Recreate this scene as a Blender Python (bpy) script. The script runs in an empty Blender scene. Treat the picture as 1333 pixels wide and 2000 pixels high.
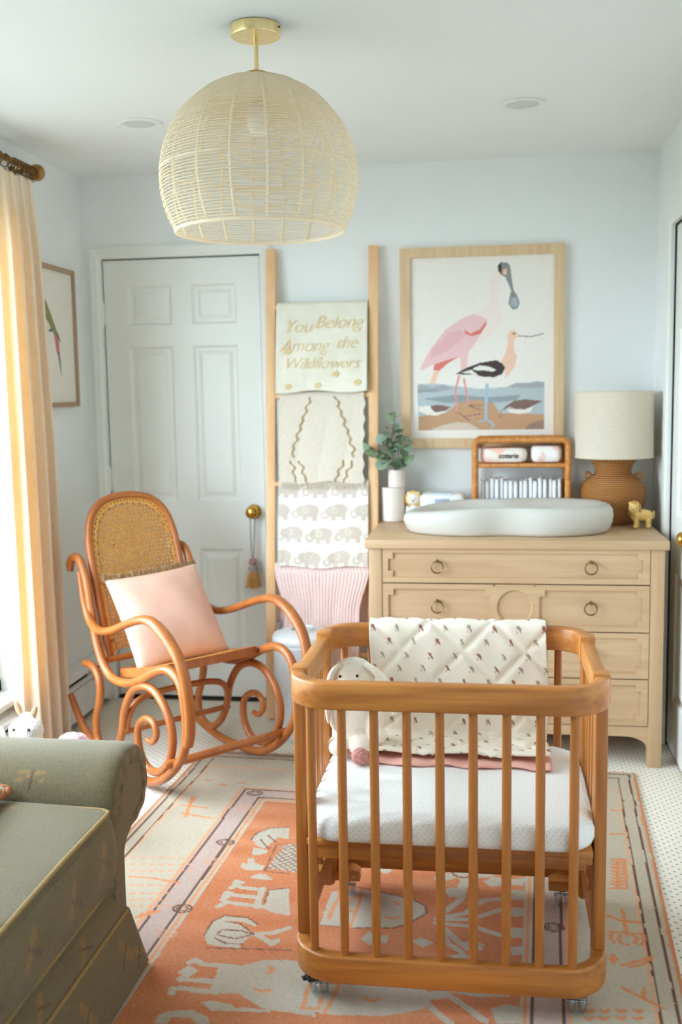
import bpy, bmesh, math, random
import numpy as np
from mathutils import Vector, Matrix
random.seed(7); rng = np.random.default_rng(7)
SC = bpy.context.scene
COL = SC.collection
PI = math.pi

# ------------------------------------------------------------------ camera
CAM_F, CAM_P = 2018.2, (1.83448, -4.55948, 1.42104)
YAW, PITCH, ROLL = 0.14552, 0.11531, -0.016
fw = Vector((-math.sin(YAW) * math.cos(PITCH), math.cos(YAW) * math.cos(PITCH), -math.sin(PITCH)))
r0 = Vector((math.cos(YAW), math.sin(YAW), 0)); u0 = r0.cross(fw)
rt = math.cos(ROLL) * r0 + math.sin(ROLL) * u0
up = -math.sin(ROLL) * r0 + math.cos(ROLL) * u0
cd = bpy.data.cameras.new('camera'); cam = bpy.data.objects.new('camera', cd); COL.objects.link(cam)
cam.matrix_world = Matrix(((rt.x, up.x, -fw.x, CAM_P[0]), (rt.y, up.y, -fw.y, CAM_P[1]), (rt.z, up.z, -fw.z, CAM_P[2]), (0, 0, 0, 1)))
cd.sensor_fit = 'HORIZONTAL'; cd.sensor_width = 24.0; cd.lens = CAM_F * 24.0 / 1333.0
cd.clip_start = 0.05
cd.dof.use_dof = True; cd.dof.focus_distance = 2.75; cd.dof.aperture_fstop = 2.8
SC.camera = cam

# ------------------------------------------------------------------ world, daylight, exposure
W_STRENGTH = 14.5
wd = bpy.data.worlds.new('daylight'); SC.world = wd; wd.use_nodes = True
bg = wd.node_tree.nodes['Background']
bg.inputs['Color'].default_value = (0.80, 0.925, 1.055, 1); bg.inputs['Strength'].default_value = W_STRENGTH
SC.view_settings.view_transform = 'Standard'
SC.view_settings.look = 'None'
SC.view_settings.gamma = 1.0
SC.view_settings.use_curve_mapping = False
SC.view_settings.exposure = 0.38
SC.cycles.max_bounces = 12; SC.cycles.diffuse_bounces = 7; SC.cycles.transparent_max_bounces = 16
SC.cycles.caustics_reflective = False; SC.cycles.caustics_refractive = False

RW, RH, RF = 2.52, 2.3915, -5.6          # room width, height, front end (behind the camera)
WIN1 = (-3.4, -0.88, 0.29, 2.2)          # y0 y1 z0 z1 of the window in the left wall
def portal(y0, y1, z0, z1):
    l = bpy.data.lights.new('window_portal', 'AREA'); l.shape = 'RECTANGLE'; l.size = z1 - z0; l.size_y = y1 - y0
    l.cycles.is_portal = True
    o = bpy.data.objects.new('window_portal', l); COL.objects.link(o)
    o.location = (-0.16, (y0 + y1) / 2, (z0 + z1) / 2); o.rotation_euler = (0, -PI / 2, 0)
portal(*WIN1)

# ------------------------------------------------------------------ helpers
def lin(r, g, b):
    f = lambda c: (c / 255 / 12.92) if c / 255 <= 0.04045 else ((c / 255 + 0.055) / 1.055) ** 2.4
    return (f(r), f(g), f(b), 1.0)

ORG = {}
def set_props(o, label=None, cat=None, group=None, kind=None):
    if label: o['label'] = label
    if cat: o['category'] = cat
    if group: o['group'] = group
    if kind: o['kind'] = kind
    return o
def thing(name, label, cat, loc=(0, 0, 0), group=None, kind=None):
    o = bpy.data.objects.new(name, None); COL.objects.link(o); o.location = loc; o.empty_display_size = 0.05
    ORG[o.name] = Vector(loc)
    return set_props(o, label, cat, group, kind)
def org_of(o):
    while o is not None:
        if o.name in ORG: return ORG[o.name]
        o = o.parent
    return Vector((0, 0, 0))

class B:
    """collects shapes in world coordinates; obj() links them as one mesh"""
    def __init__(s): s.v = []; s.f = []; s.m = []
    def add(s, V, F, mi=0):
        n = len(s.v); s.v += [tuple(map(float, p)) for p in V]
        s.f += [tuple(i + n for i in f) for f in F]; s.m += [mi] * len(F); return s
    def box(s, c, d, bev=0.0, seg=2, R=None, mi=0):
        bm = bmesh.new(); bmesh.ops.create_cube(bm, size=1.0)
        for v in bm.verts: v.co = Vector((v.co.x * d[0], v.co.y * d[1], v.co.z * d[2]))
        if bev > 0:
            bmesh.ops.bevel(bm, geom=bm.edges[:], offset=min(bev, min(d) * 0.49), segments=seg, profile=0.5, affect='EDGES')
        bm.verts.index_update()
        V = [(R @ v.co if R else v.co) + Vector(c) for v in bm.verts]
        s.add(V, [[v.index for v in f.verts] for f in bm.faces], mi); bm.free(); return s
    def bb(s, x0, x1, y0, y1, z0, z1, bev=0.0, seg=2, mi=0):
        return s.box(((x0 + x1) / 2, (y0 + y1) / 2, (z0 + z1) / 2), (abs(x1 - x0), abs(y1 - y0), abs(z1 - z0)), bev, seg, None, mi)
    def tube(s, pts, r, n=10, closed=False, caps=True, flat=None, upv=None, mi=0):
        P = [Vector(p) for p in pts]; m = len(P)
        rr = list(r) if hasattr(r, '__len__') else [r] * m
        T = []
        for i in range(m):
            a = P[(i - 1) % m] if (closed or i > 0) else P[i]; b = P[(i + 1) % m] if (closed or i < m - 1) else P[i]
            t = (b - a); T.append(t.normalized() if t.length > 1e-9 else Vector((0, 0, 1)))
        N0 = Vector(upv) if upv is not None else (Vector((0, 0, 1)) if abs(T[0].z) < 0.9 else Vector((1, 0, 0)))
        N = (N0 - T[0] * N0.dot(T[0])).normalized()
        V = []; fa, fb = flat if flat else (1, 1)
        for i in range(m):
            if upv is not None: N = Vector(upv)
            N = (N - T[i] * N.dot(T[i])); N = N.normalized() if N.length > 1e-9 else Vector((1, 0, 0))
            Bn = T[i].cross(N)
            for k in range(n):
                a = 2 * PI * k / n
                V.append(P[i] + (N * math.cos(a) * fa + Bn * math.sin(a) * fb) * rr[i])
        F = []
        for i in range(m if closed else m - 1):
            j = (i + 1) % m
            for k in range(n):
                k2 = (k + 1) % n; F.append((i * n + k, i * n + k2, j * n + k2, j * n + k))
        if caps and not closed:
            F.append(tuple(range(n - 1, -1, -1))); F.append(tuple((m - 1) * n + k for k in range(n)))
        return s.add(V, F, mi)
    def lathe(s, prof, c=(0, 0, 0), n=32, R=None, mi=0, sx=1, sy=1):
        V = []; C = Vector(c)
        for (r, z) in prof:
            for k in range(n):
                a = 2 * PI * k / n; p = Vector((r * math.cos(a) * sx, r * math.sin(a) * sy, z)); V.append(C + (R @ p if R else p))
        F = []; m = len(prof)
        for i in range(m - 1):
            for k in range(n):
                k2 = (k + 1) % n; F.append((i * n + k, i * n + k2, (i + 1) * n + k2, (i + 1) * n + k))
        if prof[0][0] > 1e-5: F.append(tuple(range(n - 1, -1, -1)))
        if prof[-1][0] > 1e-5: F.append(tuple((m - 1) * n + k for k in range(n)))
        return s.add(V, F, mi)
    def prism(s, poly, fn, a, b, mi=0):
        n = len(poly); V = [fn(x, y, a) for x, y in poly] + [fn(x, y, b) for x, y in poly]
        F = [tuple(range(n - 1, -1, -1)), tuple(range(n, 2 * n))] + [(i, (i + 1) % n, n + (i + 1) % n, n + i) for i in range(n)]
        return s.add(V, F, mi)
    def grid(s, A, cu=False, cv=False, mi=0):
        A = np.asarray(A, float); nu, nv = A.shape[:2]; F = []
        for i in range(nu if cu else nu - 1):
            for j in range(nv if cv else nv - 1):
                i2, j2 = (i + 1) % nu, (j + 1) % nv; F.append((i * nv + j, i2 * nv + j, i2 * nv + j2, i * nv + j2))
        return s.add(A.reshape(-1, 3), F, mi)
    def sheet(s, A, th, mi=0):
        """grid A with thickness th along its normals"""
        A = np.asarray(A, float); N = np.cross(np.gradient(A, axis=0), np.gradient(A, axis=1))
        N /= np.linalg.norm(N, axis=2, keepdims=True) + 1e-12
        return s.shell(A + N * th / 2, A - N * th / 2, mi)
    def shell(s, A, Bk, mi=0):
        nu, nv = A.shape[:2]; n = nu * nv; F = []
        ix = lambda i, j: i * nv + j
        for i in range(nu - 1):
            for j in range(nv - 1):
                q = (ix(i, j), ix(i + 1, j), ix(i + 1, j + 1), ix(i, j + 1)); F.append(q); F.append(tuple(n + k for k in reversed(q)))
        rim = [ix(i, 0) for i in range(nu)] + [ix(nu - 1, j) for j in range(1, nv)] + [ix(i, nv - 1) for i in range(nu - 2, -1, -1)] + [ix(0, j) for j in range(nv - 2, 0, -1)]
        for a, b in zip(rim, rim[1:] + rim[:1]): F.append((b, a, n + a, n + b))
        return s.add(np.concatenate([A.reshape(-1, 3), Bk.reshape(-1, 3)]), F, mi)
    def ell(s, c, r, R=None, nu=20, nv=12, mi=0):
        prof = [(max(1e-6, math.sin(PI * j / nv)), -math.cos(PI * j / nv)) for j in range(nv + 1)]
        S = Matrix.Diagonal(Vector(r)); return s.lathe(prof, c, nu, (R @ S) if R else S, mi)
    def mesh(s, name, mats, o=Vector((0, 0, 0)), smooth=True, ang=38, col=None):
        me = bpy.data.meshes.new(name)
        me.from_pydata([(x - o.x, y - o.y, z - o.z) for x, y, z in s.v], [], s.f)
        for m in mats: me.materials.append(m)
        if len(mats) > 1: me.polygons.foreach_set('material_index', s.m)
        if smooth:
            me.polygons.foreach_set('use_smooth', [True] * len(me.polygons)); me.set_sharp_from_angle(angle=math.radians(ang))
        if col is not None:
            at = me.color_attributes.new('Col', 'FLOAT_COLOR', 'POINT')
            c4 = np.ones((len(s.v), 4), np.float32); c4[:, :3] = col; at.data.foreach_set('color', c4.ravel())
        me.update(); return me
    def obj(s, name, mat, parent=None, smooth=True, ang=38, col=None, origin=None):
        o0 = org_of(parent) if parent is not None else Vector(origin if origin is not None else s.base())
        mats = mat if isinstance(mat, (list, tuple)) else [mat]
        ob = bpy.data.objects.new(name, s.mesh(name, mats, o0, smooth, ang, col)); COL.objects.link(ob)
        if parent is not None: ob.parent = parent
        else: ob.location = o0
        return ob
    def base(s):
        A = np.array(s.v); return ((A[:, 0].min() + A[:, 0].max()) / 2, (A[:, 1].min() + A[:, 1].max()) / 2, A[:, 2].min())

def share(ob, name, parent, loc, rot=(0, 0, 0), scale=None):
    """another part with the same mesh, placed relative to its thing"""
    o = bpy.data.objects.new(name, ob.data); COL.objects.link(o); o.parent = parent; o.location = loc; o.rotation_euler = rot
    if scale: o.scale = scale
    return o

def spline(P, k=8, closed=False):
    P = [np.array(p, float) for p in P]; n = len(P); out = []
    rng_ = range(n) if closed else range(n - 1)
    for i in rng_:
        p1, p2 = P[i], P[(i + 1) % n]
        p0 = P[i - 1] if (closed or i > 0) else 2 * p1 - p2
        p3 = P[(i + 2) % n] if (closed or i + 2 < n) else 2 * p2 - p1
        for j in range(k):
            t = j / k; out.append(0.5 * ((2 * p1) + (p2 - p0) * t + (2 * p0 - 5 * p1 + 4 * p2 - p3) * t * t + (3 * p1 - p0 - 3 * p2 + p3) * t ** 3))
    if not closed: out.append(P[-1])
    return out

def circle(c, r, n=24, ax='z', a0=0):
    o = []
    for k in range(n):
        a = a0 + 2 * PI * k / n; x, y = r * math.cos(a), r * math.sin(a)
        o.append({'z': (c[0] + x, c[1] + y, c[2]), 'y': (c[0] + x, c[1], c[2] + y), 'x': (c[0], c[1] + x, c[2] + y)}[ax])
    return o

def blob(name, ells, mat, parent=None, voxel=0.004, fuzz=0.0, origin=None, smooth_it=4):
    """ellipsoids fused into one continuous skin"""
    b = B()
    for e in ells: b.ell(e[0], e[1], e[2] if len(e) > 2 else None, 18, 12)
    me = b.mesh('tmp', [mat]); ob = bpy.data.objects.new('tmp', me); COL.objects.link(ob)
    m = ob.modifiers.new('r', 'REMESH'); m.mode = 'VOXEL'; m.voxel_size = voxel
    sm = ob.modifiers.new('s', 'SMOOTH'); sm.iterations = smooth_it; sm.factor = 0.5
    dg = bpy.context.evaluated_depsgraph_get(); m2 = bpy.data.meshes.new_from_object(ob.evaluated_get(dg))
    out = B(); V = np.array([v.co[:] for v in m2.vertices]); F = [tuple(p.vertices) for p in m2.polygons]
    if fuzz > 0:
        Nn = np.array([v.normal[:] for v in m2.vertices]); V = V + Nn * (rng.random((len(V), 1)) - 0.5) * fuzz
    bpy.data.objects.remove(ob); bpy.data.meshes.remove(m2); bpy.data.meshes.remove(me)
    out.add(V, F); return out.obj(name, mat, parent, True, 180, origin=origin)

# ------------------------------------------------------------------ materials
def nodes_of(name):
    m = bpy.data.materials.new(name); m.use_nodes = True; nt = m.node_tree
    return m, nt, nt.nodes['Principled BSDF']
def N(nt, t, **kw):
    n = nt.nodes.new(t)
    for k, v in kw.items(): setattr(n, k, v)
    return n
def coords(nt, stretch=(1, 1, 1), rot=(0, 0, 0)):
    tc = N(nt, 'ShaderNodeTexCoord'); mp = N(nt, 'ShaderNodeMapping'); mp.inputs['Scale'].default_value = stretch; mp.inputs['Rotation'].default_value = rot
    nt.links.new(tc.outputs['Object'], mp.inputs['Vector']); return mp.outputs['Vector']
def ramp2(nt, fac, a, b, lo=0.3, hi=0.7):
    r = N(nt, 'ShaderNodeValToRGB'); e = r.color_ramp.elements; e[0].position = lo; e[1].position = hi; e[0].color = a; e[1].color = b
    nt.links.new(fac, r.inputs['Fac']); return r.outputs['Color']
def noise(nt, vec, scale, detail=3, dist=0.0):
    n = N(nt, 'ShaderNodeTexNoise'); n.inputs['Scale'].default_value = scale; n.inputs['Detail'].default_value = detail; n.inputs['Distortion'].default_value = dist
    nt.links.new(vec, n.inputs['Vector']); return n.outputs['Fac']
def bump(nt, bs, h, strength=0.3, dist=0.002):
    b = N(nt, 'ShaderNodeBump'); b.inputs['Strength'].default_value = strength; b.inputs['Distance'].default_value = dist
    nt.links.new(h, b.inputs['Height']); nt.links.new(b.outputs['Normal'], bs.inputs['Normal'])
def mat(name, c, rough=0.5, metal=0.0, c2=None, nscale=20, bumps=0.0, bscale=300, bdist=0.002, stretch=(1, 1, 1), sheen=0.0, spec=None):
    m, nt, bs = nodes_of(name); bs.inputs['Roughness'].default_value = rough; bs.inputs['Metallic'].default_value = metal
    if sheen: bs.inputs['Sheen Weight'].default_value = sheen
    if spec is not None: bs.inputs['Specular IOR Level'].default_value = spec
    v = coords(nt, stretch)
    c2 = c2 or tuple(min(1, x * 0.9) for x in c[:3]) + (1,)
    nt.links.new(ramp2(nt, noise(nt, v, nscale, 3), c2, c), bs.inputs['Base Color'])
    if bumps: bump(nt, bs, noise(nt, v, bscale, 2), bumps, bdist)
    return m
def wood(name, c, c2, axis, rough=0.45, scale=26, contrast=(0.32, 0.66), dist=0.8):
    m, nt, bs = nodes_of(name); bs.inputs['Roughness'].default_value = rough
    st = [1.0, 1.0, 1.0]; st[axis] = 0.09
    v = coords(nt, st); f = noise(nt, v, scale, 5, dist)
    st2 = [1.0, 1.0, 1.0]; st2[axis] = 0.03
    f2 = noise(nt, coords(nt, st2), scale * 7, 2)
    mx = N(nt, 'ShaderNodeMix', data_type='FLOAT'); mx.inputs[0].default_value = 0.3
    nt.links.new(f, mx.inputs[2]); nt.links.new(f2, mx.inputs[3])
    nt.links.new(ramp2(nt, mx.outputs[0], c2, c, *contrast), bs.inputs['Base Color'])
    bump(nt, bs, f2, 0.12, 0.001); return m
def attr_mat(name, rough=0.9, bumps=0.3, bscale=500, bdist=0.001, sheen=0.0, var=0.12, stretch=(1, 1, 1), nscale=250):
    m, nt, bs = nodes_of(name); bs.inputs['Roughness'].default_value = rough
    if sheen: bs.inputs['Sheen Weight'].default_value = sheen
    at = N(nt, 'ShaderNodeVertexColor', layer_name='Col'); v = coords(nt, stretch)
    mx = N(nt, 'ShaderNodeMix', data_type='RGBA', blend_type='MULTIPLY'); mx.inputs[0].default_value = 1.0
    nt.links.new(at.outputs['Color'], mx.inputs[6]); lo = 1 - var * 2
    nt.links.new(ramp2(nt, noise(nt, v, nscale, 3), (lo, lo, lo, 1), (1, 1, 1, 1), 0.25, 0.75), mx.inputs[7])
    nt.links.new(mx.outputs[2], bs.inputs['Base Color'])
    if bumps: bump(nt, bs, noise(nt, v, bscale, 2), bumps, bdist)
    return m
def dots_mat(name, c, cd_, spacing, size, rough=0.95, rot=PI / 4, bumps=0.4, bscale=260, stretch=(1, 1, 1), sides=False):
    """a regular small woven motif on a plain ground"""
    m, nt, bs = nodes_of(name); bs.inputs['Roughness'].default_value = rough
    v = coords(nt, stretch, (0, 0, rot))
    if sides:
        tc = N(nt, 'ShaderNodeTexCoord'); sp = N(nt, 'ShaderNodeSeparateXYZ'); nt.links.new(tc.outputs['Object'], sp.inputs[0]); cb = N(nt, 'ShaderNodeCombineXYZ')
        sm = N(nt, 'ShaderNodeMath', operation='ADD'); nt.links.new(sp.outputs[0], sm.inputs[0]); nt.links.new(sp.outputs[1], sm.inputs[1])
        nt.links.new(sm.outputs[0], cb.inputs[0]); nt.links.new(sp.outputs[2], cb.inputs[1])
        mp = N(nt, 'ShaderNodeMapping'); mp.inputs['Rotation'].default_value = (0, 0, rot); nt.links.new(cb.outputs[0], mp.inputs['Vector'])
        sn = N(nt, 'ShaderNodeSeparateXYZ'); nt.links.new(tc.outputs['Normal'], sn.inputs[0]); gt = N(nt, 'ShaderNodeMath', operation='GREATER_THAN'); gt.inputs[1].default_value = 0.6; nt.links.new(sn.outputs[2], gt.inputs[0])
        mv = N(nt, 'ShaderNodeMix', data_type='VECTOR'); nt.links.new(gt.outputs[0], mv.inputs[0]); nt.links.new(mp.outputs[0], mv.inputs[4]); nt.links.new(v, mv.inputs[5]); v = mv.outputs[1]
    vo = N(nt, 'ShaderNodeTexVoronoi'); vo.inputs['Scale'].default_value = 1 / spacing; vo.inputs['Randomness'].default_value = 0.0; vo.voronoi_dimensions = '2D'
    nt.links.new(v, vo.inputs['Vector'])
    ad = N(nt, 'ShaderNodeMath', operation='ADD'); nz = N(nt, 'ShaderNodeMath', operation='MULTIPLY'); nz.inputs[1].default_value = 0.16
    nt.links.new(noise(nt, v, 190, 2), nz.inputs[0]); nt.links.new(vo.outputs['Distance'], ad.inputs[0]); nt.links.new(nz.outputs[0], ad.inputs[1])
    nt.links.new(ramp2(nt, ad.outputs[0], cd_, c, size, size + 0.08), bs.inputs['Base Color'])
    bump(nt, bs, noise(nt, v, bscale, 3), bumps, 0.003); return m

WALL = mat('wall_paint', lin(236, 239, 238), 0.6, c2=lin(233, 236, 235), nscale=3, bumps=0.03, bscale=220, bdist=0.0008)
CEIL = mat('ceiling_paint', lin(238, 241, 240), 0.7, c2=lin(235, 238, 237), nscale=2, bumps=0.03, bscale=150, bdist=0.0008)
TRIM = mat('trim_paint', lin(236, 238, 233), 0.35, c2=lin(232, 234, 229), nscale=4)
DOOR = mat('door_paint', lin(234, 236, 231), 0.38, c2=lin(230, 232, 226), nscale=3)
WHITE = mat('white_plastic', lin(240, 240, 236), 0.35)
WHITE_M = mat('white_enamel', lin(238, 240, 240), 0.3)
DARK = mat('dark_gap', lin(40, 32, 28), 0.8)
BRASS = mat('brushed_brass', lin(242, 220, 168), 0.34, 1.0, c2=lin(232, 206, 150), nscale=60)
BRASS_P = mat('polished_brass', lin(214, 168, 78), 0.18, 1.0)
BRONZE = mat('antique_brass', lin(150, 112, 66), 0.36, 1.0, c2=lin(112, 80, 44), nscale=50)
BLACK = mat('black_plastic', lin(22, 22, 24), 0.4)
def glass(name, tint=(1, 1, 1, 1), fac=0.06):
    m, nt, bs = nodes_of(name); nt.nodes.remove(bs); out = nt.nodes['Material Output']
    tr = N(nt, 'ShaderNodeBsdfTransparent'); tr.inputs['Color'].default_value = tint; gl = N(nt, 'ShaderNodeBsdfGlossy'); gl.inputs['Roughness'].default_value = 0.02
    mx = N(nt, 'ShaderNodeMixShader'); mx.inputs[0].default_value = fac; nt.links.new(tr.outputs[0], mx.inputs[1]); nt.links.new(gl.outputs[0], mx.inputs[2])
    nt.links.new(mx.outputs[0], out.inputs['Surface']); return m
GLASS = glass('clear_glass', (0.96, 0.98, 0.98, 1))

# ================================================================== THE SETTING
def struct(o): o['kind'] = 'structure'; return o
CARPET = dots_mat('patterned_carpet', lin(232, 224, 208), lin(158, 156, 160), 0.0225, 0.22)
b = B(); b.bb(-0.15, RW + 0.15, RF - 0.15, 0.15, -0.1, 0.0); struct(b.obj('floor', CARPET, smooth=False, origin=(0, 0, 0)))
b = B(); b.bb(-0.15, RW + 0.15, RF - 0.15, 0.15, RH, RH + 0.1); struct(b.obj('ceiling', CEIL, smooth=False))
DL, DR, DH = 0.0906, 0.8181, 2.03          # the door in the back wall
YD0, YD1 = -1.19, -0.4126                  # the door in the right wall
b = B(); b.bb(-0.15, DL - 0.004, 0, 0.15, 0, RH); b.bb(DR + 0.004, RW + 0.15, 0, 0.15, 0, RH); b.bb(DL - 0.004, DR + 0.004, 0, 0.15, DH + 0.004, RH)
b.bb(DL - 0.004, DR + 0.004, 0.1, 0.15, 0, DH + 0.004)
struct(b.obj('wall_back', WALL, smooth=False))
y0, y1, z0, z1 = WIN1
b = B(); b.bb(-0.15, 0, y1, 0.0, 0, RH); b.bb(-0.15, 0, RF, y0, 0, RH); b.bb(-0.15, 0, y0, y1, 0, z0); b.bb(-0.15, 0, y0, y1, z1, RH)
struct(b.obj('wall_left', WALL, smooth=False))
b = B(); b.bb(RW, RW + 0.15, YD1 + 0.003, 0, 0, RH); b.bb(RW, RW + 0.15, RF, YD0 - 0.003, 0, RH); b.bb(RW, RW + 0.15, YD0 - 0.003, YD1 + 0.003, DH + 0.003, RH)
b.bb(RW + 0.1, RW + 0.15, YD0, YD1, 0, DH)
struct(b.obj('wall_right', WALL, smooth=False))
b = B(); b.bb(-0.15, RW + 0.15, RF - 0.15, RF, 0, RH); struct(b.obj('wall_front', WALL, smooth=False))
# unseen ground added outside the window to cut upward light on the ceiling
b = B(); b.bb(-40, -0.16, -30, 25, -0.45, -0.40); struct(b.obj('ground', mat('added_ground', lin(118, 116, 110), 0.9, c2=lin(100, 102, 94), nscale=2), smooth=False))
# baseboards
b = B(); b.bb(DR + 0.062, RW, -0.013, 0, 0, 0.09, 0.003); struct(b.obj('baseboard_back', TRIM))
b = B(); b.bb(RW - 0.013, RW, YD1 + 0.075, -0.013, 0, 0.09, 0.003); struct(b.obj('baseboard_right', TRIM))

# --- six-panel doors.  fn maps (across, depth out of the door, up) to the world
def six_panel(root, fn, w, h, z0, panels):
    """rails and stiles proud, each panel a raised field in a sloped recess"""
    xs = [0] + sorted({p[0] for p in panels} | {p[1] for p in panels}) + [w]
    slab = B()
    def blk(bd, a0, a1, c0, c1, d0, d1):
        V = [fn(a, d, c) for a in (a0, a1) for d in (d0, d1) for c in (c0, c1)]
        bd.add(V, [(0, 1, 3, 2), (4, 6, 7, 5), (0, 4, 5, 1), (2, 3, 7, 6), (0, 2, 6, 4), (1, 5, 7, 3)])
    cols = sorted({(p[0], p[1]) for p in panels}); rows = sorted({(p[2], p[3]) for p in panels})
    blk(slab, 0, w, z0, h, -0.035, -0.012)
    e = [0] + [q for c in cols for q in c] + [w]
    for i in range(0, len(e), 2): blk(slab, e[i], e[i + 1], z0, h, -0.0121, 0)
    e2 = [z0] + [q for r in rows for q in r] + [h]
    for i in range(0, len(e2), 2):
        for c in cols: blk(slab, c[0], c[1], e2[i], e2[i + 1], -0.0121, 0)
    slab.obj('slab', DOOR, root, smooth=False)
    for (a0, a1, c0, c1) in panels:
        p = B(); L = [(0.0, 0.0), (0.012, -0.0105), (0.024, -0.0105), (0.042, -0.004)]
        V = []
        for (i, d) in L: V += [fn(a0 + i, d, c0 + i), fn(a1 - i, d, c0 + i), fn(a1 - i, d, c1 - i), fn(a0 + i, d, c1 - i)]
        F = [(4 * k + q, 4 * k + (q + 1) % 4, 4 * k + 4 + (q + 1) % 4, 4 * k + 4 + q) for k in range(3) for q in range(4)] + [(12, 13, 14, 15)]
        p.add(V, F); p.obj('panel', DOOR, root, smooth=False)

def casing(name, fn, w, h, cw=0.06, th=0.017):
    b = B(); prof = [(0.004, 0), (0.004, th * 0.6), (0.012, th * 0.75), (0.02, th), (cw - 0.012, th), (cw - 0.006, th * 0.8), (cw, th * 0.6), (cw, 0)]
    n = len(prof); rings = []
    for (ax, az, sx, sz) in ((0, 0, -1, 0), (0, h, -1, 1), (w, h, 1, 1), (w, 0, 1, 0)):
        rings.append([fn(ax + sx * o, d, az + sz * o) for o, d in prof])
    V = [p for r in rings for p in r]
    F = [(k * n + i, k * n + (i + 1) % n, (k + 1) * n + (i + 1) % n, (k + 1) * n + i) for k in range(3) for i in range(n)]
    F += [tuple(range(n)), tuple(3 * n + i for i in reversed(range(n)))]
    b.add(V, F); return struct(b.obj(name, TRIM, smooth=False))

def knob(root, c, d, m, name='door_knob', r=0.029):
    """c on the door face, d the direction it sticks out"""
    R = Vector(d).to_track_quat('Z', 'Y').to_matrix()
    b = B(); b.lathe([(0.033, 0), (0.033, 0.004), (0.027, 0.009), (0.012, 0.012), (0.010, 0.030), (0.016, 0.036), (r - 0.002, 0.046), (r, 0.054), (r - 0.004, 0.063), (r * 0.55, 0.069), (1e-5, 0.0705)], c, 28, R)
    return b.obj(name, m, root)

d1 = thing('door_1', None, None, (DL, 0, 0), kind='structure')
pn = [(.108, .315, 1.735, 1.913), (.408, .615, 1.735, 1.913), (.108, .315, .936, 1.641), (.408, .615, .936, 1.641), (.108, .315, .22, .715), (.408, .615, .22, .715)]
f1 = lambda a, d, c: (DL + 0.003 + a, 0.012 - d, c)
six_panel(d1, f1, DR - DL - 0.006, DH - 0.003, 0.018, pn)
for zz in (0.28, 1.04, 1.79):
    h = B(); h.tube([(DL - 0.001, -0.004, zz - 0.05), (DL - 0.001, -0.004, zz + 0.05)], 0.0065, 10)
    for q in (-0.056, 0.052): h.ell((DL - 0.001, -0.004, zz + q + 0.002), (0.0055, 0.0055, 0.007))
    h.bb(DL + 0.002, DL + 0.025, 0.006, 0.0125, zz - 0.045, zz + 0.045); h.obj('hinge', TRIM, d1)
knob(d1, (0.765, 0.012, 0.888), (0, -1, 0), BRASS_P)
b = B(); b.bb(DL, DR, -0.002, 0.09, 0.001, 0.012); b.obj('under_door_shade', DARK, d1, smooth=False)  # dark strip painted in as the shade of the gap under the door
casing('trim_1', lambda a, d, c: (DL + a, -d, c), DR - DL, DH)

d2 = thing('door_2', None, None, (RW, YD0, 0), kind='structure')
wd2 = YD1 - YD0
f2 = lambda a, d, c: (RW + 0.010 - d, YD1 - 0.003 - a, c)
pn2 = [(.11, .33, 1.735, 1.913), (.44, .66, 1.735, 1.913), (.11, .33, .936, 1.641), (.44, .66, .936, 1.641), (.11, .33, .22, .715), (.44, .66, .22, .715)]
six_panel(d2, f2, wd2 - 0.006, DH - 0.003, 0.012, pn2)
knob(d2, (RW + 0.010, -0.945, 0.905), (-1, 0, 0), BRASS_P, r=0.026)
b = B(); b.bb(RW + 0.004, RW + 0.09, YD0 - 0.003, YD1 + 0.003, DH - 0.004, DH + 0.0025); b.bb(RW + 0.004, RW + 0.09, YD1 - 0.0035, YD1 + 0.0025, 0, DH); b.obj('door_gap', DARK, d2, smooth=False)
casing('trim_2', lambda a, d, c: (RW - d, YD1 - a, c), wd2, DH, 0.085)

# --- window in the left wall
w1 = thing('window_1', None, None, (0, (y0 + y1) / 2, z0), kind='structure')
b = B(); fx0, fx1 = -0.11, -0.05
b.bb(fx0, fx1, y0, y1, z0, z0 + 0.05, 0.003); b.bb(fx0, fx1, y0, y1, z1 - 0.05, z1, 0.003); b.bb(fx0, fx1, y0, y0 + 0.05, z0, z1, 0.003); b.bb(fx0, fx1, y1 - 0.05, y1, z0, z1, 0.003)
b.obj('window_frame', TRIM, w1)
nw = 4; ww = (y1 - y0 - 0.1) / nw
for i in range(nw):
    ya = y0 + 0.05 + i * ww; yb = ya + ww
    sa = B(); t = 0.038
    sa.bb(fx0 + .012, fx1 - .008, ya + .002, yb - .002, z0 + .05, z0 + .05 + t + .02, 0.003); sa.bb(fx0 + .012, fx1 - .008, ya + .002, yb - .002, z1 - .05 - t, z1 - .05, 0.003)
    sa.bb(fx0 + .012, fx1 - .008, ya + .002, ya + t, z0 + .05, z1 - .05, 0.003); sa.bb(fx0 + .012, fx1 - .008, yb - t, yb - .002, z0 + .05, z1 - .05, 0.003)
    zm = (z0 + z1) / 2; sa.bb(fx0 + .012, fx1 - .008, ya + t, yb - t, zm - .02, zm + .02, 0.003)
    sash = sa.obj('sash', TRIM, w1)
    for (za, zb) in ((z0 + .1, zm - .02), (zm + .02, z1 - .085)):
        pb = B(); pb.bb(-0.083, -0.079, ya + t - .004, yb - t + .004, za - .01, zb + .01); pb.obj('pane', GLASS, sash, smooth=False)
b = B(); b.bb(-0.05, 0.045, y0 - 0.03, y1 + 0.03, z0 - 0.028, z0 - 0.002, 0.006); b.obj('window_sill', TRIM, w1)
struct(w1)
casing('trim_3', lambda a, d, c: (d, y0 + a, z0 + c), y1 - y0, z1 - z0, 0.06)

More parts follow.
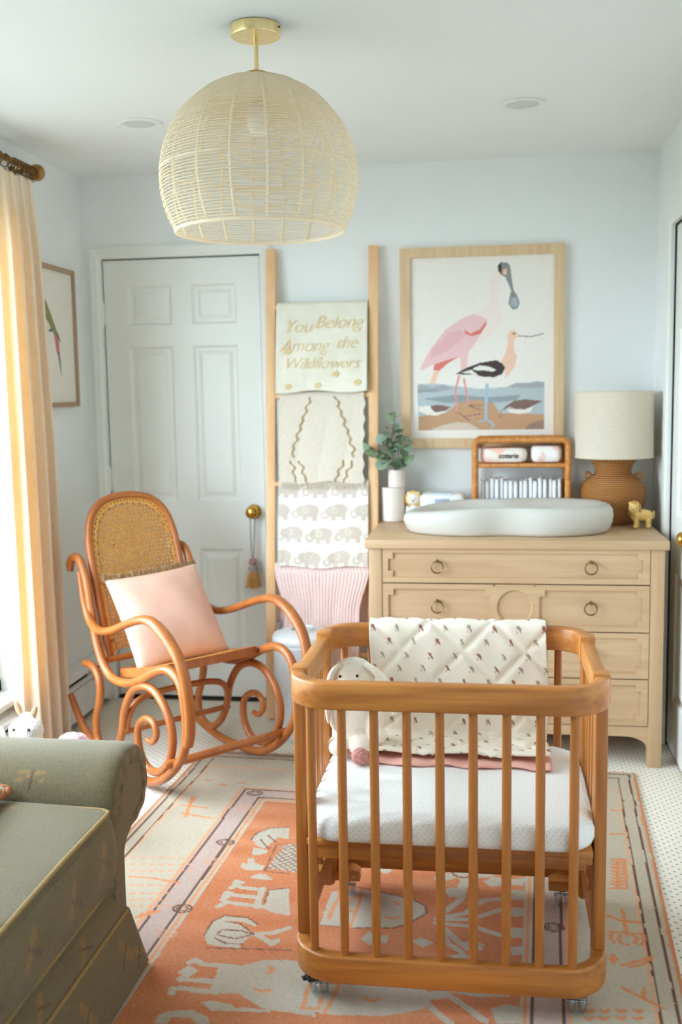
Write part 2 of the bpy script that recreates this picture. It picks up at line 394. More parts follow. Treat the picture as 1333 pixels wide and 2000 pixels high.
# --- baseboard heater along the left wall
ht = thing('baseboard_heater', 'long white metal baseboard heater with dark slots along the window wall', 'heater', (0.03, -1.5, 0), kind='thing')
HY0, HY1 = -3.3, -0.012
fnh = lambda x, z, y: (x, y, z)
b = B(); b.prism([(0.001, 0.02), (0.012, 0.02), (0.012, 0.235), (0.001, 0.235)], fnh, HY0, HY1); b.obj('back_plate', WHITE_M, ht, smooth=False)
b = B(); b.prism([(0.001, 0.236), (0.04, 0.236), (0.066, 0.222), (0.066, 0.205), (0.061, 0.205), (0.061, 0.219), (0.039, 0.231), (0.001, 0.231)], fnh, HY0, HY1 - 0.05); b.obj('hood', WHITE_M, ht, smooth=False)
b = B(); b.prism([(0.062, 0.03), (0.066, 0.03), (0.066, 0.150), (0.052, 0.163), (0.049, 0.160), (0.062, 0.147)], fnh, HY0, HY1 - 0.05); b.obj('front_cover', WHITE_M, ht, smooth=False)
b = B(); b.prism([(0.054, 0.176), (0.066, 0.171), (0.067, 0.181), (0.056, 0.187)], fnh, HY0, HY1 - 0.05); b.obj('damper', WHITE_M, ht, smooth=False)
b = B(); b.bb(0.0125, 0.045, HY0, HY1 - 0.05, 0.045, 0.20); b.obj('fin_block', DARK, ht, smooth=False)
b = B(); b.bb(0.001, 0.070, HY1 - 0.055, HY1, 0.012, 0.240, 0.004); b.obj('end_cap', WHITE_M, ht)
b = B(); b.bb(0.001, 0.070, HY0 - 0.05, HY0, 0.012, 0.240, 0.004); b.obj('end_cap', WHITE_M, ht)
for i in range(10):
    yy = HY1 - 0.25 - i * 0.32; b = B(); b.bb(0.014, 0.06, yy, yy + 0.006, 0.16, 0.215); b.obj('bracket', WHITE_M, ht, smooth=False)

# --- recessed downlights
LENS = mat('frosted_lens', lin(214, 218, 216), 0.5)
dl_first = None
for (x, y, lb) in ((0.585, -0.86, 'round white recessed downlight above the white panel door'), (1.94, -0.838, 'round white recessed downlight above the big bird picture')):
    t = thing('recessed_downlight', lb, 'downlight', (x, y, RH), group='recessed ceiling downlights')
    b = B(); b.lathe([(0.080, -0.0005), (0.080, -0.006), (0.074, -0.010), (0.058, -0.006), (0.056, -0.0005)], (x, y, RH), 40); b.obj('trim_ring', WHITE, t)
    b = B(); b.lathe([(0.0575, -0.001), (0.0575, -0.0035), (0.03, -0.0045), (1e-5, -0.005)], (x, y, RH), 40); b.obj('lens', LENS, t)

# --- pendant lamp
PX, PY = 1.213, -1.745
t = thing('pendant_lamp', 'domed cream woven pendant lamp hanging on a brass stem', 'pendant lamp', (PX, PY, RH))
b = B(); b.lathe([(0.062, -0.0005), (0.067, -0.002), (0.067, -0.026), (0.065, -0.029), (1e-5, -0.029)], (PX, PY, RH), 48); cn = b.obj('canopy', BRASS, t)
b = B(); b.tube([(PX + 0.05 * 1.335, PY - 0.0365 * 0.55, RH - .014), (PX + 0.0520 * 1.335, PY - 0.0375 * 0.58, RH - .014)], 0.0028, 8); b.obj('set_screw', BRONZE, cn)
b = B(); b.tube([(PX, PY, RH - 0.028), (PX, PY, 2.262)], 0.0062, 16); b.obj('stem', BRASS, t)
b = B(); b.lathe([(0.007, 0.012), (0.012, 0.010), (0.03, 0.004), (0.034, 0.0), (0.03, -0.004), (1e-5, -0.004)], (PX, PY, 2.267), 32); b.obj('cap', BRASS, t)
STRAW = mat('woven_paper_cord', lin(253, 248, 234), 0.8, c2=lin(250, 240, 218), nscale=60)
nt = STRAW.node_tree; tl = N(nt, 'ShaderNodeBsdfTranslucent'); tl.inputs['Color'].default_value = lin(250, 238, 212); mx = N(nt, 'ShaderNodeMixShader'); mx.inputs[0].default_value = 0.45
nt.links.new(nt.nodes['Principled BSDF'].outputs[0], mx.inputs[1]); nt.links.new(tl.outputs[0], mx.inputs[2]); nt.links.new(mx.outputs[0], nt.nodes['Material Output'].inputs['Surface'])
SR, SZ = 0.266, 1.996
def sph(z): return math.sqrt(max(0.0, SR * SR - (z - SZ) ** 2))
NR = 18
ribs_o = None
zs = [SZ + SR * math.cos(a) for a in np.linspace(0.11, math.acos((1.858 - SZ) / SR), 26)]
for k in range(NR):
    a = 2 * PI * (k + 0.35) / NR
    if ribs_o is None:
        bb_ = B(); bb_.tube([(PX + sph(z) - .0015, PY, z) for z in zs], 0.0036, 6); o = bb_.obj('rib', STRAW, t); ribs_o = o; o.rotation_euler = (0, 0, a)
    else: share(ribs_o, 'rib', t, (0, 0, 0), (0, 0, a))
for (zz, rr) in ((1.858, 0.0050), (2.02, 0.0038)):
    b = B(); b.tube(circle((PX, PY, zz), sph(zz) + (0 if zz < 1.9 else -0.002), 72), rr, 8, closed=True); b.obj('hoop' if zz > 1.9 else 'rim', STRAW, t)
b = B(); ang = 0.115; k = 0
amax = math.acos((1.858 - SZ) / SR)
while ang < amax - 0.012:
    dense = ang < 0.95
    r = SR * math.sin(ang); z = SZ + SR * math.cos(ang); n = 108 if r > 0.12 else 72
    pts = []; ph = PI * (k % 2)
    for q in range(n):
        a = 2 * PI * q / n; w = 0.0013 * math.cos(NR / 2 * (a - 2 * PI * 0.35 / NR) * 1.0 + ph) if not dense else 0.0007 * math.cos(NR / 2 * (a - 2 * PI * 0.35 / NR) + ph)
        jz = 0.0004 * math.sin(5 * a + k * 1.7)
        pts.append((PX + (r + w) * math.cos(a), PY + (r + w) * math.sin(a), z + (0 if dense else jz)))
    b.tube(pts, 0.00165, 4, closed=True)
    f = min(1, max(0, (ang - 0.62) / 0.5)); ang += (0.0128 + 0.0168 * f); k += 1
w = b.obj('weave', STRAW, t, ang=180); w['kind'] = 'stuff'
b = B(); b.lathe([(0.018, 0.0), (0.02, -0.01), (0.02, -0.055), (0.016, -0.06), (1e-5, -0.06)], (PX, PY, 2.258), 24); b.obj('socket', BRASS, t)
BULB = mat('frosted_bulb', lin(245, 243, 236), 0.3)
b = B(); b.ell((PX, PY, 2.15), (0.03, 0.03, 0.045)); b.obj('bulb', BULB, t)

# --- curtain rod, rings, curtain
RX, RZ = 0.085, 2.287
t = thing('curtain_rod', 'antique brass curtain rod with round end cap and rings above the window', 'curtain rod', (RX, -2, RZ))
b = B(); b.tube([(RX, -0.635, RZ), (RX, -3.35, RZ)], 0.0115, 16); b.obj('rod', BRONZE, t)
ROD2 = mat('aged_brass_cap', lin(196, 156, 98), 0.3, 1.0, c2=lin(160, 120, 70), nscale=40)
Ry = Matrix.Rotation(-PI / 2, 3, 'X')
b = B(); b.lathe([(0.014, -0.022), (0.02, -0.018), (0.022, -0.01), (0.031, -0.006), (0.032, 0.006), (0.03, 0.012), (0.024, 0.014), (1e-5, 0.014)], (RX, -0.632, RZ), 32, Ry); b.obj('finial', ROD2, t)
b = B(); b.lathe([(0.014, 0.022), (0.02, 0.018), (0.031, 0.006), (0.032, -0.006), (0.024, -0.014), (1e-5, -0.014)], (RX, -3.35, RZ), 32, Ry); b.obj('finial', ROD2, t)
for yy in (-0.67, -3.25):
    b = B(); b.tube([(0.001, yy, RZ), (RX, yy, RZ)], 0.008, 12); b.lathe([(0.022, 0), (0.022, 0.006), (0.01, 0.01)], (0.001, yy, RZ), 20, Matrix.Rotation(PI / 2, 3, 'Y')); b.obj('wall_bracket', BRONZE, t)
ring0 = None
for i, yy in enumerate((-0.665, -0.686, -0.709, -0.731, -0.755, -0.779, -0.804, -0.832, -0.90, -0.96)):
    tilt = random.uniform(-0.25, 0.25)
    if ring0 is None:
        bb_ = B(); bb_.tube(circle((RX, -2, RZ - 0.010), 0.0225, 28, 'y'), 0.0024, 8, closed=True); bb_.tube(circle((RX, -2, RZ - 0.0375), 0.005, 12, 'y'), 0.0014, 6, closed=True)
        ring0 = bb_.obj('ring', BRONZE, t); ring0.location = (0, yy + 2, 0); ring0.rotation_euler = (0, 0, tilt)
    else: share(ring0, 'ring', t, (0, yy + 2, 0), (0, 0, tilt))
m, nt, bs = nodes_of('cream_linen')
v = coords(nt, (1, 1, 0.2)); CURT = m
bs.inputs['Base Color'].default_value = lin(240, 226, 198); bs.inputs['Roughness'].default_value = 0.9
tl = N(nt, 'ShaderNodeBsdfTranslucent'); tl.inputs['Color'].default_value = lin(255, 196, 104)
nt.links.new(ramp2(nt, noise(nt, v, 160, 2), lin(240, 230, 208), lin(248, 241, 226)), bs.inputs['Base Color'])
mx = N(nt, 'ShaderNodeMixShader'); mx.inputs[0].default_value = 0.24
nt.links.new(bs.outputs[0], mx.inputs[1]); nt.links.new(tl.outputs[0], mx.inputs[2]); nt.links.new(mx.outputs[0], nt.nodes['Material Output'].inputs['Surface'])
bump(nt, bs, noise(nt, coords(nt), 420, 2), 0.25, 0.001)
def curtain(name, ya_top, ya_bot, yb_top, yb_bot, nf, lb, seed):
    r = random.Random(seed); ph = [r.uniform(-0.5, 0.5) for _ in range(nf * 2 + 2)]
    nu, nv = 150, 44; A = np.zeros((nu, nv, 3)); ztop, zbot = RZ - 0.042, 0.012
    for i in range(nu):
        s = i / (nu - 1)
        for j in range(nv):
            q = j / (nv - 1); z = ztop + (zbot - ztop) * q
            yb = yb_top + (yb_bot - yb_top) * q; ya = ya_top + (ya_bot - ya_top) * min(1, q * 2.2)
            k = s * nf; fold = math.sin(2 * PI * k + ph[int(k)] * 0.5 * q); pin = 1 - math.exp(-((q - 0.0) / 0.07) ** 2) * 0.72
            amp = (0.036 + 0.016 * q) * pin * (0.85 + 0.3 * ph[int(k)])
            x = RX - 0.004 + amp * fold + 0.006 * math.sin(6 * PI * k + q * 3) * q
            y = ya + (yb - ya) * s + 0.016 * math.sin(4 * PI * k + 1.0) * (0.4 + 0.6 * q)
            A[i, j] = (max(0.080 if z < 0.27 else 0.042, x), y, z)
    b = B(); b.grid(A); o = b.obj(name, CURT, ang=180, origin=(RX, ya_top, zbot))
    return set_props(o, lb, 'curtain')
curtain('curtain', -0.680, -0.612, -0.985, -0.985, 4, 'floor-length cream pleated curtain hanging from brass rings beside the window', 3)

# --- rug
RUG_O = np.array([0.70, -0.68]); ra = math.radians(3.0); RU = np.array([math.cos(ra), -math.sin(ra)]); RV = np.array([-math.sin(ra), -math.cos(ra)])
RUGW, RUGL = 1.662, 2.75
RUG = {"W":[[[.418,.777],[.423,.728],[.454,.684],[.516,.668],[.537,.758],[.499,.752],[.488,.791],[.476,.839],[.449,.821]],[[.443,.879],[.442,.833],[.493,.848],[.489,.872],[.458,.888]],[[.438,.968],[.438,.941],[.455,.949],[.442,.913],[.46,.904],[.472,.936],[.507,.952],[.509,.979],[.476,.989],[.45,.983]],[[.481,1.035],[.501,1.006],[.526,1.007],[.555,1.038],[.525,1.038]],[[.573,1.177],[.563,1.097],[.617,1.073],[.656,1.23],[.604,1.221],[.575,1.199]],[[.46,1.37],[.457,1.295],[.481,1.256],[.546,1.257],[.579,1.286],[.576,1.299],[.539,1.281],[.504,1.284],[.551,1.304],[.585,1.339],[.571,1.372],[.566,1.412],[.519,1.415],[.481,1.407]],[[.558,1.509],[.587,1.496],[.646,1.456],[.711,1.446],[.781,1.448],[.829,1.664],[.763,1.657],[.702,1.655],[.654,1.624],[.633,1.608],[.57,1.611]],[[.552,1.654],[.573,1.644],[.622,1.649],[.637,1.66],[.722,1.657],[.719,1.666],[.631,1.676],[.585,1.682]],[[.475,1.754],[.469,1.727],[.484,1.705],[.54,1.686],[.586,1.707],[.598,1.732],[.57,1.738],[.551,1.716],[.503,1.724],[.504,1.749]],[[.747,1.263],[.739,1.082],[.766,1.061],[.873,1.052],[.969,1.076],[1.019,1.113],[1.023,1.151],[.986,1.208],[.947,1.243],[.849,1.259]],[[1.244,1.083],[1.295,1.083],[1.3,1.127],[1.247,1.135]],[[1.249,1.192],[1.298,1.191],[1.299,1.239],[1.251,1.246]],[[1.252,1.286],[1.306,1.283],[1.307,1.315],[1.26,1.33]],[[1.163,.945],[1.192,.907],[1.232,.921],[1.285,.9],[1.283,.951],[1.232,.951],[1.188,.975]],[[1.234,.984],[1.294,.982],[1.295,1.029],[1.251,1.044]],[[.873,1.317],[.887,1.274],[.917,1.303],[.9,1.344]],[[.919,1.29],[.94,1.286],[.942,1.326],[.921,1.327]],[[1.002,1.302],[1.03,1.281],[1.061,1.305],[1.036,1.33]],[[1.129,1.294],[1.155,1.269],[1.191,1.29],[1.166,1.327],[1.139,1.325]],[[1.101,1.357],[1.14,1.338],[1.175,1.363],[1.137,1.388]],[[1.222,1.356],[1.294,1.362],[1.295,1.392],[1.242,1.389]],[[.703,1.443],[.72,1.453],[.759,1.531],[.832,1.53],[1.063,1.507],[1.07,1.589],[.98,1.636],[.858,1.651],[.751,1.633]],[[1.218,1.563],[1.254,1.54],[1.304,1.554],[1.299,1.611],[1.234,1.623]],[[.71,1.325],[.726,1.301],[.746,1.325],[.73,1.349]],[[1.053,1.013],[1.081,.993],[1.115,1.019],[1.08,1.057]]],"lines":[[[.452,1.106],[.46,1.084],[.479,1.096],[.547,1.1]],[[.45,1.173],[.459,1.144],[.541,1.144]],[[.448,1.211],[.464,1.185],[.578,1.193]],[[.543,1.09],[.556,1.198]],[[.467,1.498],[.477,1.485],[.5,1.5],[.587,1.496]],[[.464,1.543],[.474,1.522],[.491,1.534],[.468,1.574],[.555,1.565]],[[.469,1.633],[.466,1.616],[.485,1.61],[.577,1.607]],[[.556,1.512],[.57,1.611]],[[.585,1.339],[.636,1.324],[.668,1.293]],[[.597,1.343],[.646,1.379],[.654,1.362]],[[.458,1.09],[.453,1.061],[.471,1.068]],[[.45,1.159],[.447,1.131],[.463,1.138]],[[1.055,1.174],[1.124,1.138],[1.17,1.057],[1.214,1.043]],[[1.055,1.181],[1.141,1.168],[1.22,1.103]],[[1.057,1.203],[1.158,1.207],[1.226,1.238]],[[1.073,1.221],[1.129,1.294],[1.178,1.312]],[[1.073,1.134],[1.11,1.052],[1.112,.987]],[[1.077,1.249],[1.096,1.299],[1.132,1.333]],[[1.066,1.551],[1.116,1.527],[1.157,1.563],[1.209,1.617]],[[1.067,1.535],[1.12,1.503],[1.179,1.515],[1.253,1.502]],[[1.07,1.567],[1.099,1.605],[1.133,1.64]]],"dark":[[[.747,1.263],[.849,1.262],[.947,1.245],[.986,1.211],[1.023,1.153],[1.017,1.117],[.969,1.079],[.873,1.055]],[[.787,1.033],[.873,1.052]],[[.418,.777],[.423,.728],[.454,.684],[.516,.668]],[[.573,1.177],[.563,1.097],[.617,1.073]],[[.46,1.37],[.457,1.295],[.481,1.256],[.546,1.257],[.579,1.286]],[[.491,1.356],[.496,1.331],[.548,1.326],[.583,1.34],[.543,1.368],[.497,1.36]],[[.491,1.289],[.533,1.29],[.583,1.336]],[[.493,1.376],[.526,1.395],[.568,1.392]],[[.446,.773],[.49,.836],[.495,.824]],[[.463,.74],[.503,.788]],[[.516,.987],[.507,.8],[.549,.804]],[[.516,.987],[.596,.99]],[[.487,1.425],[.591,1.412],[.699,1.401]]],"orange":[[[.765,1.066],[.764,1.224]],[[.828,1.07],[.833,1.259]],[[.812,1.102],[.797,1.12],[.799,1.173],[.823,1.177]],[[.855,1.514],[.846,1.643]],[[.782,1.539],[.791,1.637],[.828,1.631],[.825,1.588]],[[.923,1.576],[.943,1.584],[.956,1.57]],[[.917,1.191],[.937,1.199],[.953,1.185]],[[.927,1.106],[.941,1.119]],[[.115,.478],[.15,.641]],[[.095,.553],[.201,.557]],[[.129,.617],[.241,.64]],[[.133,.561],[.126,.475]],[[.109,.316],[.13,.308]],[[.174,.345],[.2,.349]],[[.241,.327],[.257,.317]],[[.135,1.082],[.197,1.08],[.293,1.095]],[[.248,1.308],[.272,1.281],[.299,1.266]],[[.253,1.303],[.256,1.286]],[[.268,1.296],[.273,1.272]],[[.279,1.287],[.285,1.266]],[[.667,1.486],[.681,1.494],[.674,1.511]],[[.662,1.583],[.679,1.59],[.697,1.58]],[[1.545,1.048],[1.55,1.187]],[[1.506,1.087],[1.542,1.113],[1.59,1.111]],[[1.506,1.173],[1.549,1.17],[1.59,1.17]],[[1.512,1.179],[1.506,1.21],[1.514,1.223]],[[1.534,1.183],[1.525,1.207],[1.534,1.227],[1.549,1.229]],[[1.564,1.178],[1.575,1.191],[1.565,1.219]],[[1.591,1.173],[1.59,1.203],[1.579,1.224]],[[1.524,1.331],[1.565,1.303],[1.599,1.28]],[[1.545,1.332],[1.574,1.318],[1.599,1.287]],[[1.507,1.282],[1.506,1.324]],[[1.499,1.3],[1.507,1.317],[1.516,1.301]],[[1.521,1.431],[1.565,1.467],[1.605,1.498]],[[1.568,1.421],[1.565,1.467]],[[1.541,.556],[1.583,.549]],[[1.555,.363],[1.584,.365]],[[1.536,.739],[1.573,.733],[1.57,.919],[1.521,.927]],[[1.552,.746],[1.543,.918]],[[1.537,.749],[1.552,.761],[1.572,.743]],[[1.535,.771],[1.55,.783],[1.57,.765]],[[1.535,.793],[1.548,.805],[1.569,.787]],[[1.534,.814],[1.547,.826],[1.567,.808]],[[1.532,.835],[1.546,.847],[1.566,.83]],[[1.531,.856],[1.545,.868],[1.565,.851]],[[1.53,.877],[1.544,.888],[1.563,.871]],[[1.528,.897],[1.542,.909],[1.562,.892]],[[1.431,1.537],[1.439,1.544],[1.448,1.534]],[[1.464,1.531],[1.473,1.538],[1.481,1.529]],[[1.503,1.524],[1.51,1.531],[1.52,1.522]],[[1.541,1.518],[1.549,1.525],[1.557,1.516]],[[1.43,1.566],[1.438,1.573],[1.447,1.563]],[[1.463,1.561],[1.471,1.567],[1.48,1.558]],[[1.5,1.554],[1.509,1.56],[1.517,1.551]],[[1.538,1.548],[1.546,1.553],[1.555,1.545]]],"ticks":[[[.086,.963],[.096,.97],[.099,.96]],[[.115,.957],[.126,.965],[.129,.956]],[[.144,.953],[.154,.96],[.158,.951]],[[.174,.948],[.184,.956],[.188,.945]],[[.204,.944],[.214,.95],[.218,.941]],[[.233,.938],[.244,.946],[.247,.936]],[[.263,.934],[.273,.941],[.277,.931]],[[.103,1.004],[.113,1.011],[.117,1.002]],[[.131,.999],[.142,1.006],[.145,.997]],[[.161,.995],[.171,1.001],[.175,.992]],[[.19,.989],[.2,.997],[.204,.988]],[[.22,.985],[.229,.992],[.233,.983]],[[.249,.98],[.258,.987],[.263,.978]],[[.277,.976],[.288,.982],[.291,.973]],[[.12,1.044],[.129,1.052],[.133,1.042]],[[.149,1.04],[.158,1.047],[.162,1.038]],[[.177,1.035],[.187,1.042],[.19,1.032]],[[.206,1.031],[.216,1.037],[.219,1.028]],[[.235,1.026],[.244,1.033],[.248,1.023]],[[.264,1.021],[.273,1.028],[.277,1.019]],[[.293,1.016],[.302,1.023],[.306,1.014]],[[.159,1.137],[.161,1.129],[.172,1.136]],[[.184,1.133],[.187,1.125],[.196,1.131]],[[.209,1.129],[.213,1.12],[.222,1.127]],[[.235,1.124],[.239,1.116],[.248,1.123]],[[.261,1.121],[.265,1.112],[.274,1.118]],[[.177,1.183],[.181,1.175],[.19,1.182]],[[.203,1.179],[.207,1.171],[.216,1.177]],[[.228,1.175],[.231,1.166],[.241,1.173]],[[.253,1.17],[.256,1.162],[.266,1.169]],[[.278,1.167],[.282,1.158],[.291,1.164]],[[.192,1.22],[.196,1.211],[.205,1.217]],[[.217,1.215],[.22,1.207],[.23,1.213]],[[.242,1.211],[.245,1.203],[.255,1.208]],[[.267,1.207],[.27,1.199],[.279,1.205]],[[.291,1.202],[.295,1.194],[.304,1.201]],[[.207,1.254],[.21,1.246],[.22,1.252]],[[.232,1.25],[.235,1.242],[.244,1.248]],[[.257,1.246],[.259,1.238],[.268,1.244]],[[.28,1.242],[.284,1.234],[.293,1.239]],[[.305,1.238],[.309,1.23],[.317,1.235]]],"med":[[.323,.407],[.343,.813],[.355,1.24],[1.364,1.172]],"med2":[[.329,.538],[.346,.951],[.361,1.378]]}
def inpoly(U, V, P):
    ins = np.zeros(U.shape, bool); n = len(P)
    P = np.array(P, float)
    x0, y0_, x1, y1_ = P[:, 0].min(), P[:, 1].min(), P[:, 0].max(), P[:, 1].max()
    sel = (U >= x0) & (U <= x1) & (V >= y0_) & (V <= y1_)
    if not sel.any(): return ins
    u, v = U[sel], V[sel]; c = np.zeros(u.shape, bool)
    for i in range(n):
        xa, ya = P[i]; xb, yb = P[(i + 1) % n]
        if ya == yb: continue
        c ^= ((ya > v) != (yb > v)) & (u < (xb - xa) * (v - ya) / (yb - ya) + xa)
    ins[sel] = c; return ins
def nearline(U, V, P, w):
    out = np.zeros(U.shape, bool)
    for (xa, ya), (xb, yb) in zip(P[:-1], P[1:]):
        sel = (U > min(xa, xb) - w) & (U < max(xa, xb) + w) & (V > min(ya, yb) - w) & (V < max(ya, yb) + w)
        if not sel.any(): continue
        u, v = U[sel], V[sel]; dx, dy = xb - xa, yb - ya; L = dx * dx + dy * dy + 1e-12
        t = np.clip(((u - xa) * dx + (v - ya) * dy) / L, 0, 1)
        h = (u - xa - t * dx) ** 2 + (v - ya - t * dy) ** 2 < w * w
        tmp = out[sel]; tmp |= h; out[sel] = tmp
    return out
def L3(*c): return np.array(lin(*c)[:3])
def vnoise(U, V, s, seed):
    g = np.random.default_rng(seed).random((64, 64)); x = (U * s) % 63; y = (V * s) % 63
    i, j = x.astype(int), y.astype(int); fx, fy = x - i, y - j; fx = fx * fx * (3 - 2 * fx); fy = fy * fy * (3 - 2 * fy)
    return g[i, j] * (1 - fx) * (1 - fy) + g[i + 1, j] * fx * (1 - fy) + g[i, j + 1] * (1 - fx) * fy + g[i + 1, j + 1] * fx * fy
nu, nv = 420, 660
U, V = np.meshgrid(np.linspace(0, RUGW, nu), np.linspace(0, RUGL, nv), indexing='ij')
wob = (vnoise(U, V, 7, 1) - 0.5) * 0.006 + (vnoise(U, V, 40, 2) - 0.5) * 0.0016
u, v = U + wob, V + (vnoise(U, V, 9, 3) - 0.5) * 0.006
du = np.minimum(u, RUGW - u); dv = np.minimum(v, RUGL - v)
e = np.minimum(du, np.where(dv < 0.07, dv, np.maximum(0.07, dv - 0.095)))       # distance into the border (ends are wider)
CREAM, ROSE, ORG_, BRN, PALE = L3(188, 174, 152), L3(184, 160, 148), L3(210, 128, 78), L3(108, 70, 54), L3(182, 170, 152)
col = np.tile(CREAM, (nu, nv, 1)).astype(float)
def put(mask, c, a=1.0): col[mask] = col[mask] * (1 - a) + c * a
put(e < 0.010, L3(206, 134, 88)); put((e > 0.022) & (e < 0.029), BRN); put((e > 0.062) & (e < 0.068), BRN); put((e > 0.071) & (e < 0.077), L3(224, 160, 116), 0.8)
gd = e > 0.262; put(gd, ROSE)
put((e > 0.262) & (e < 0.269), L3(222, 152, 104)); put((e > 0.276) & (e < 0.284), BRN); put((e > 0.344) & (e < 0.353), BRN)
put((e > 0.353), PALE); put((e > 0.361) & (e < 0.369), L3(214, 140, 92)); fld = e > 0.378
ab = vnoise(U, V * 3, 5, 4)[..., None]
col[fld] = (L3(202, 130, 88) * (1 - ab) + L3(188, 108, 62) * ab)[fld]
for P in RUG['W']: put(inpoly(u, v, P) & fld, PALE)
for P in RUG['lines']: put(nearline(u, v, P, 0.0095) & fld, PALE)
for P in RUG['dark']: put(nearline(u, v, P, 0.0032), L3(120, 76, 56), 0.85)
for P in RUG['orange']: put(nearline(u, v, P, 0.0052), L3(214, 134, 80), 0.9)
for P in RUG['ticks']: put(nearline(u, v, P, 0.0036), L3(214, 150, 118), 0.8)
def medal(c, colr, al):
    x, y = u - c[0], v - c[1]; r = np.sqrt((x / 0.030) ** 2 + (y / 0.026) ** 2); a = np.arctan2(y, x)
    put((r < 1) & ((np.abs(r - 0.85) < 0.13) | (np.abs(r - 0.5) < 0.1) | (np.abs(np.sin(4 * a)) < 0.2)), colr, al)
for c in RUG['med'] + [[RUGW - 0.315, q] for q in (0.47, 0.86, 1.72, 2.1)] + [[q, 0.405] for q in (0.6, 0.85, 1.1)]: medal(c, BRN, 0.9)
for c in RUG['med2'] + [[RUGW - 0.315, q] for q in (0.66, 1.45)] + [[q, 0.405] for q in (0.47, 0.72, 0.97)]: medal(c, L3(206, 150, 118), 0.6)
# lattice basket and further field motifs out of sight of the crib
bs_ = [(0.53, 0.80), (0.62, 0.78), (0.64, 0.98), (0.52, 0.97)]
mk = inpoly(u, v, bs_); put(mk, PALE); put(mk & ((np.abs(((u + v) * 40) % 1 - 0.5) < 0.14) | (np.abs(((u - v) * 40) % 1 - 0.5) < 0.14)), L3(120, 76, 56), 0.8)
for (cx, cy, s) in ((0.72, 0.62, 1), (0.95, 0.60, 1), (1.18, 0.66, 1), (0.85, 0.85, 1.3), (1.10, 0.90, 1.3), (0.60, 2.0, 1.2), (0.9, 2.15, 1.4), (1.15, 2.05, 1.2), (0.75, 2.35, 1.0), (1.05, 2.4, 1.0)):
    x, y = (u - cx) / s, (v - cy) / s; r = np.sqrt(x * x + y * y); a = np.arctan2(y, x)
    put(fld & (r < 0.05 + 0.022 * np.cos(5 * a)), PALE); put(fld & (np.abs(r - 0.022) < 0.004), L3(150, 92, 60)); put(fld & (np.abs(x) < 0.006) & (y > 0.05) & (y < 0.12), PALE)
# wear and abrash in the weave
ab2 = vnoise(U * 0.6, V * 2.2, 6, 9)[..., None]; col = col * (0.93 + 0.10 * ab2)
kn = rng.random((nu, nv, 1)); col = col * (0.90 + 0.16 * kn)
ground = np.tile(CREAM, (nu, nv, 1)); wr = (rng.random((nu, nv)) < 0.22) & fld; col[wr] = col[wr] * 0.82 + ground[wr] * 0.18
hz = 0.008 + 0.0012 * (rng.random((nu, nv)) - 0.5)
XY = RUG_O + U[..., None] * RU + V[..., None] * RV
A = np.dstack([XY, hz]); Bk = np.dstack([XY, np.full((nu, nv), 0.0005)])
b = B(); n = nu * nv
idx = np.arange(n).reshape(nu, nv)
F = np.stack([idx[:-1, :-1], idx[:-1, 1:], idx[1:, 1:], idx[1:, :-1]], -1).reshape(-1, 4).tolist()
rim = list(idx[:, 0]) + list(idx[-1, 1:]) + list(idx[-2::-1, -1]) + list(idx[0, -2:0:-1]); m_ = len(rim)
low = Bk.reshape(-1, 3)[rim]; F += [[int(rim[i]), int(rim[(i + 1) % m_]), n + (i + 1) % m_, n + i] for i in range(m_)]
b.v = [tuple(p) for p in A.reshape(-1, 3)] + [tuple(p) for p in low]; b.f = [tuple(f) for f in F]; b.m = [0] * len(F)
cc = np.concatenate([col.reshape(-1, 3), np.tile(CREAM * 0.8, (m_, 1))])
RUGM = attr_mat('faded_wool_rug', 0.95, 0.35, 420, 0.002, var=0.05, nscale=300)
set_props(b.obj('area_rug', RUGM, smooth=True, ang=180, col=cc, origin=(1.5, -2.0, 0.0005)), 'faded orange and cream patterned wool rug under the crib and rocking chair', 'rug')

# ================================================================== PICTURES
OAKF = wood('pale_oak_frame', lin(226, 198, 160), lin(206, 174, 132), 2, 0.5)
TAUPE = wood('taupe_frame', lin(178, 150, 122), lin(156, 128, 100), 2, 0.5)
PRINT = attr_mat('matte_print', 0.7, 0.0, var=0.03, nscale=120)
def picture_frame(root, fn, w, h, fwid, depth, m):
    for (a0, a1, c0, c1, mit) in ((0, w, 0, fwid, 0), (0, w, h - fwid, h, 1), (0, fwid, 0, h, 2), (w - fwid, w, 0, h, 3)):
        P = {0: [(0, 0), (w, 0), (w - fwid, fwid), (fwid, fwid)], 1: [(fwid, h - fwid), (w - fwid, h - fwid), (w, h), (0, h)], 2: [(0, 0), (fwid, fwid), (fwid, h - fwid), (0, h)], 3: [(w, 0), (w, h), (w - fwid, h - fwid), (w - fwid, fwid)]}[mit]
        b = B(); b.prism(P, lambda x, z, d: fn(x, d, z), 0.001, depth); b.obj('frame_bar', m, root, smooth=False)
def paint_grid(fn, w, h, step, polys, lines, base, pal, d):
    nu, nv = int(w / step), int(h / step); U, V = np.meshgrid(np.linspace(0, w, nu), np.linspace(0, h, nv), indexing='ij')
    col = np.tile(base, (nu, nv, 1)).astype(float)
    for c, P in polys: col[inpoly(U, V, P)] = pal[c]
    for c, wd_, P in lines: col[nearline(U, V, P, wd_)] = pal[c]
    col *= 0.97 + 0.05 * rng.random((nu, nv, 1))
    A = np.array([[fn(U[i, j], d, V[i, j]) for j in range(nv)] for i in range(nu)])
    b = B(); b.grid(A); return b, col.reshape(-1, 3)
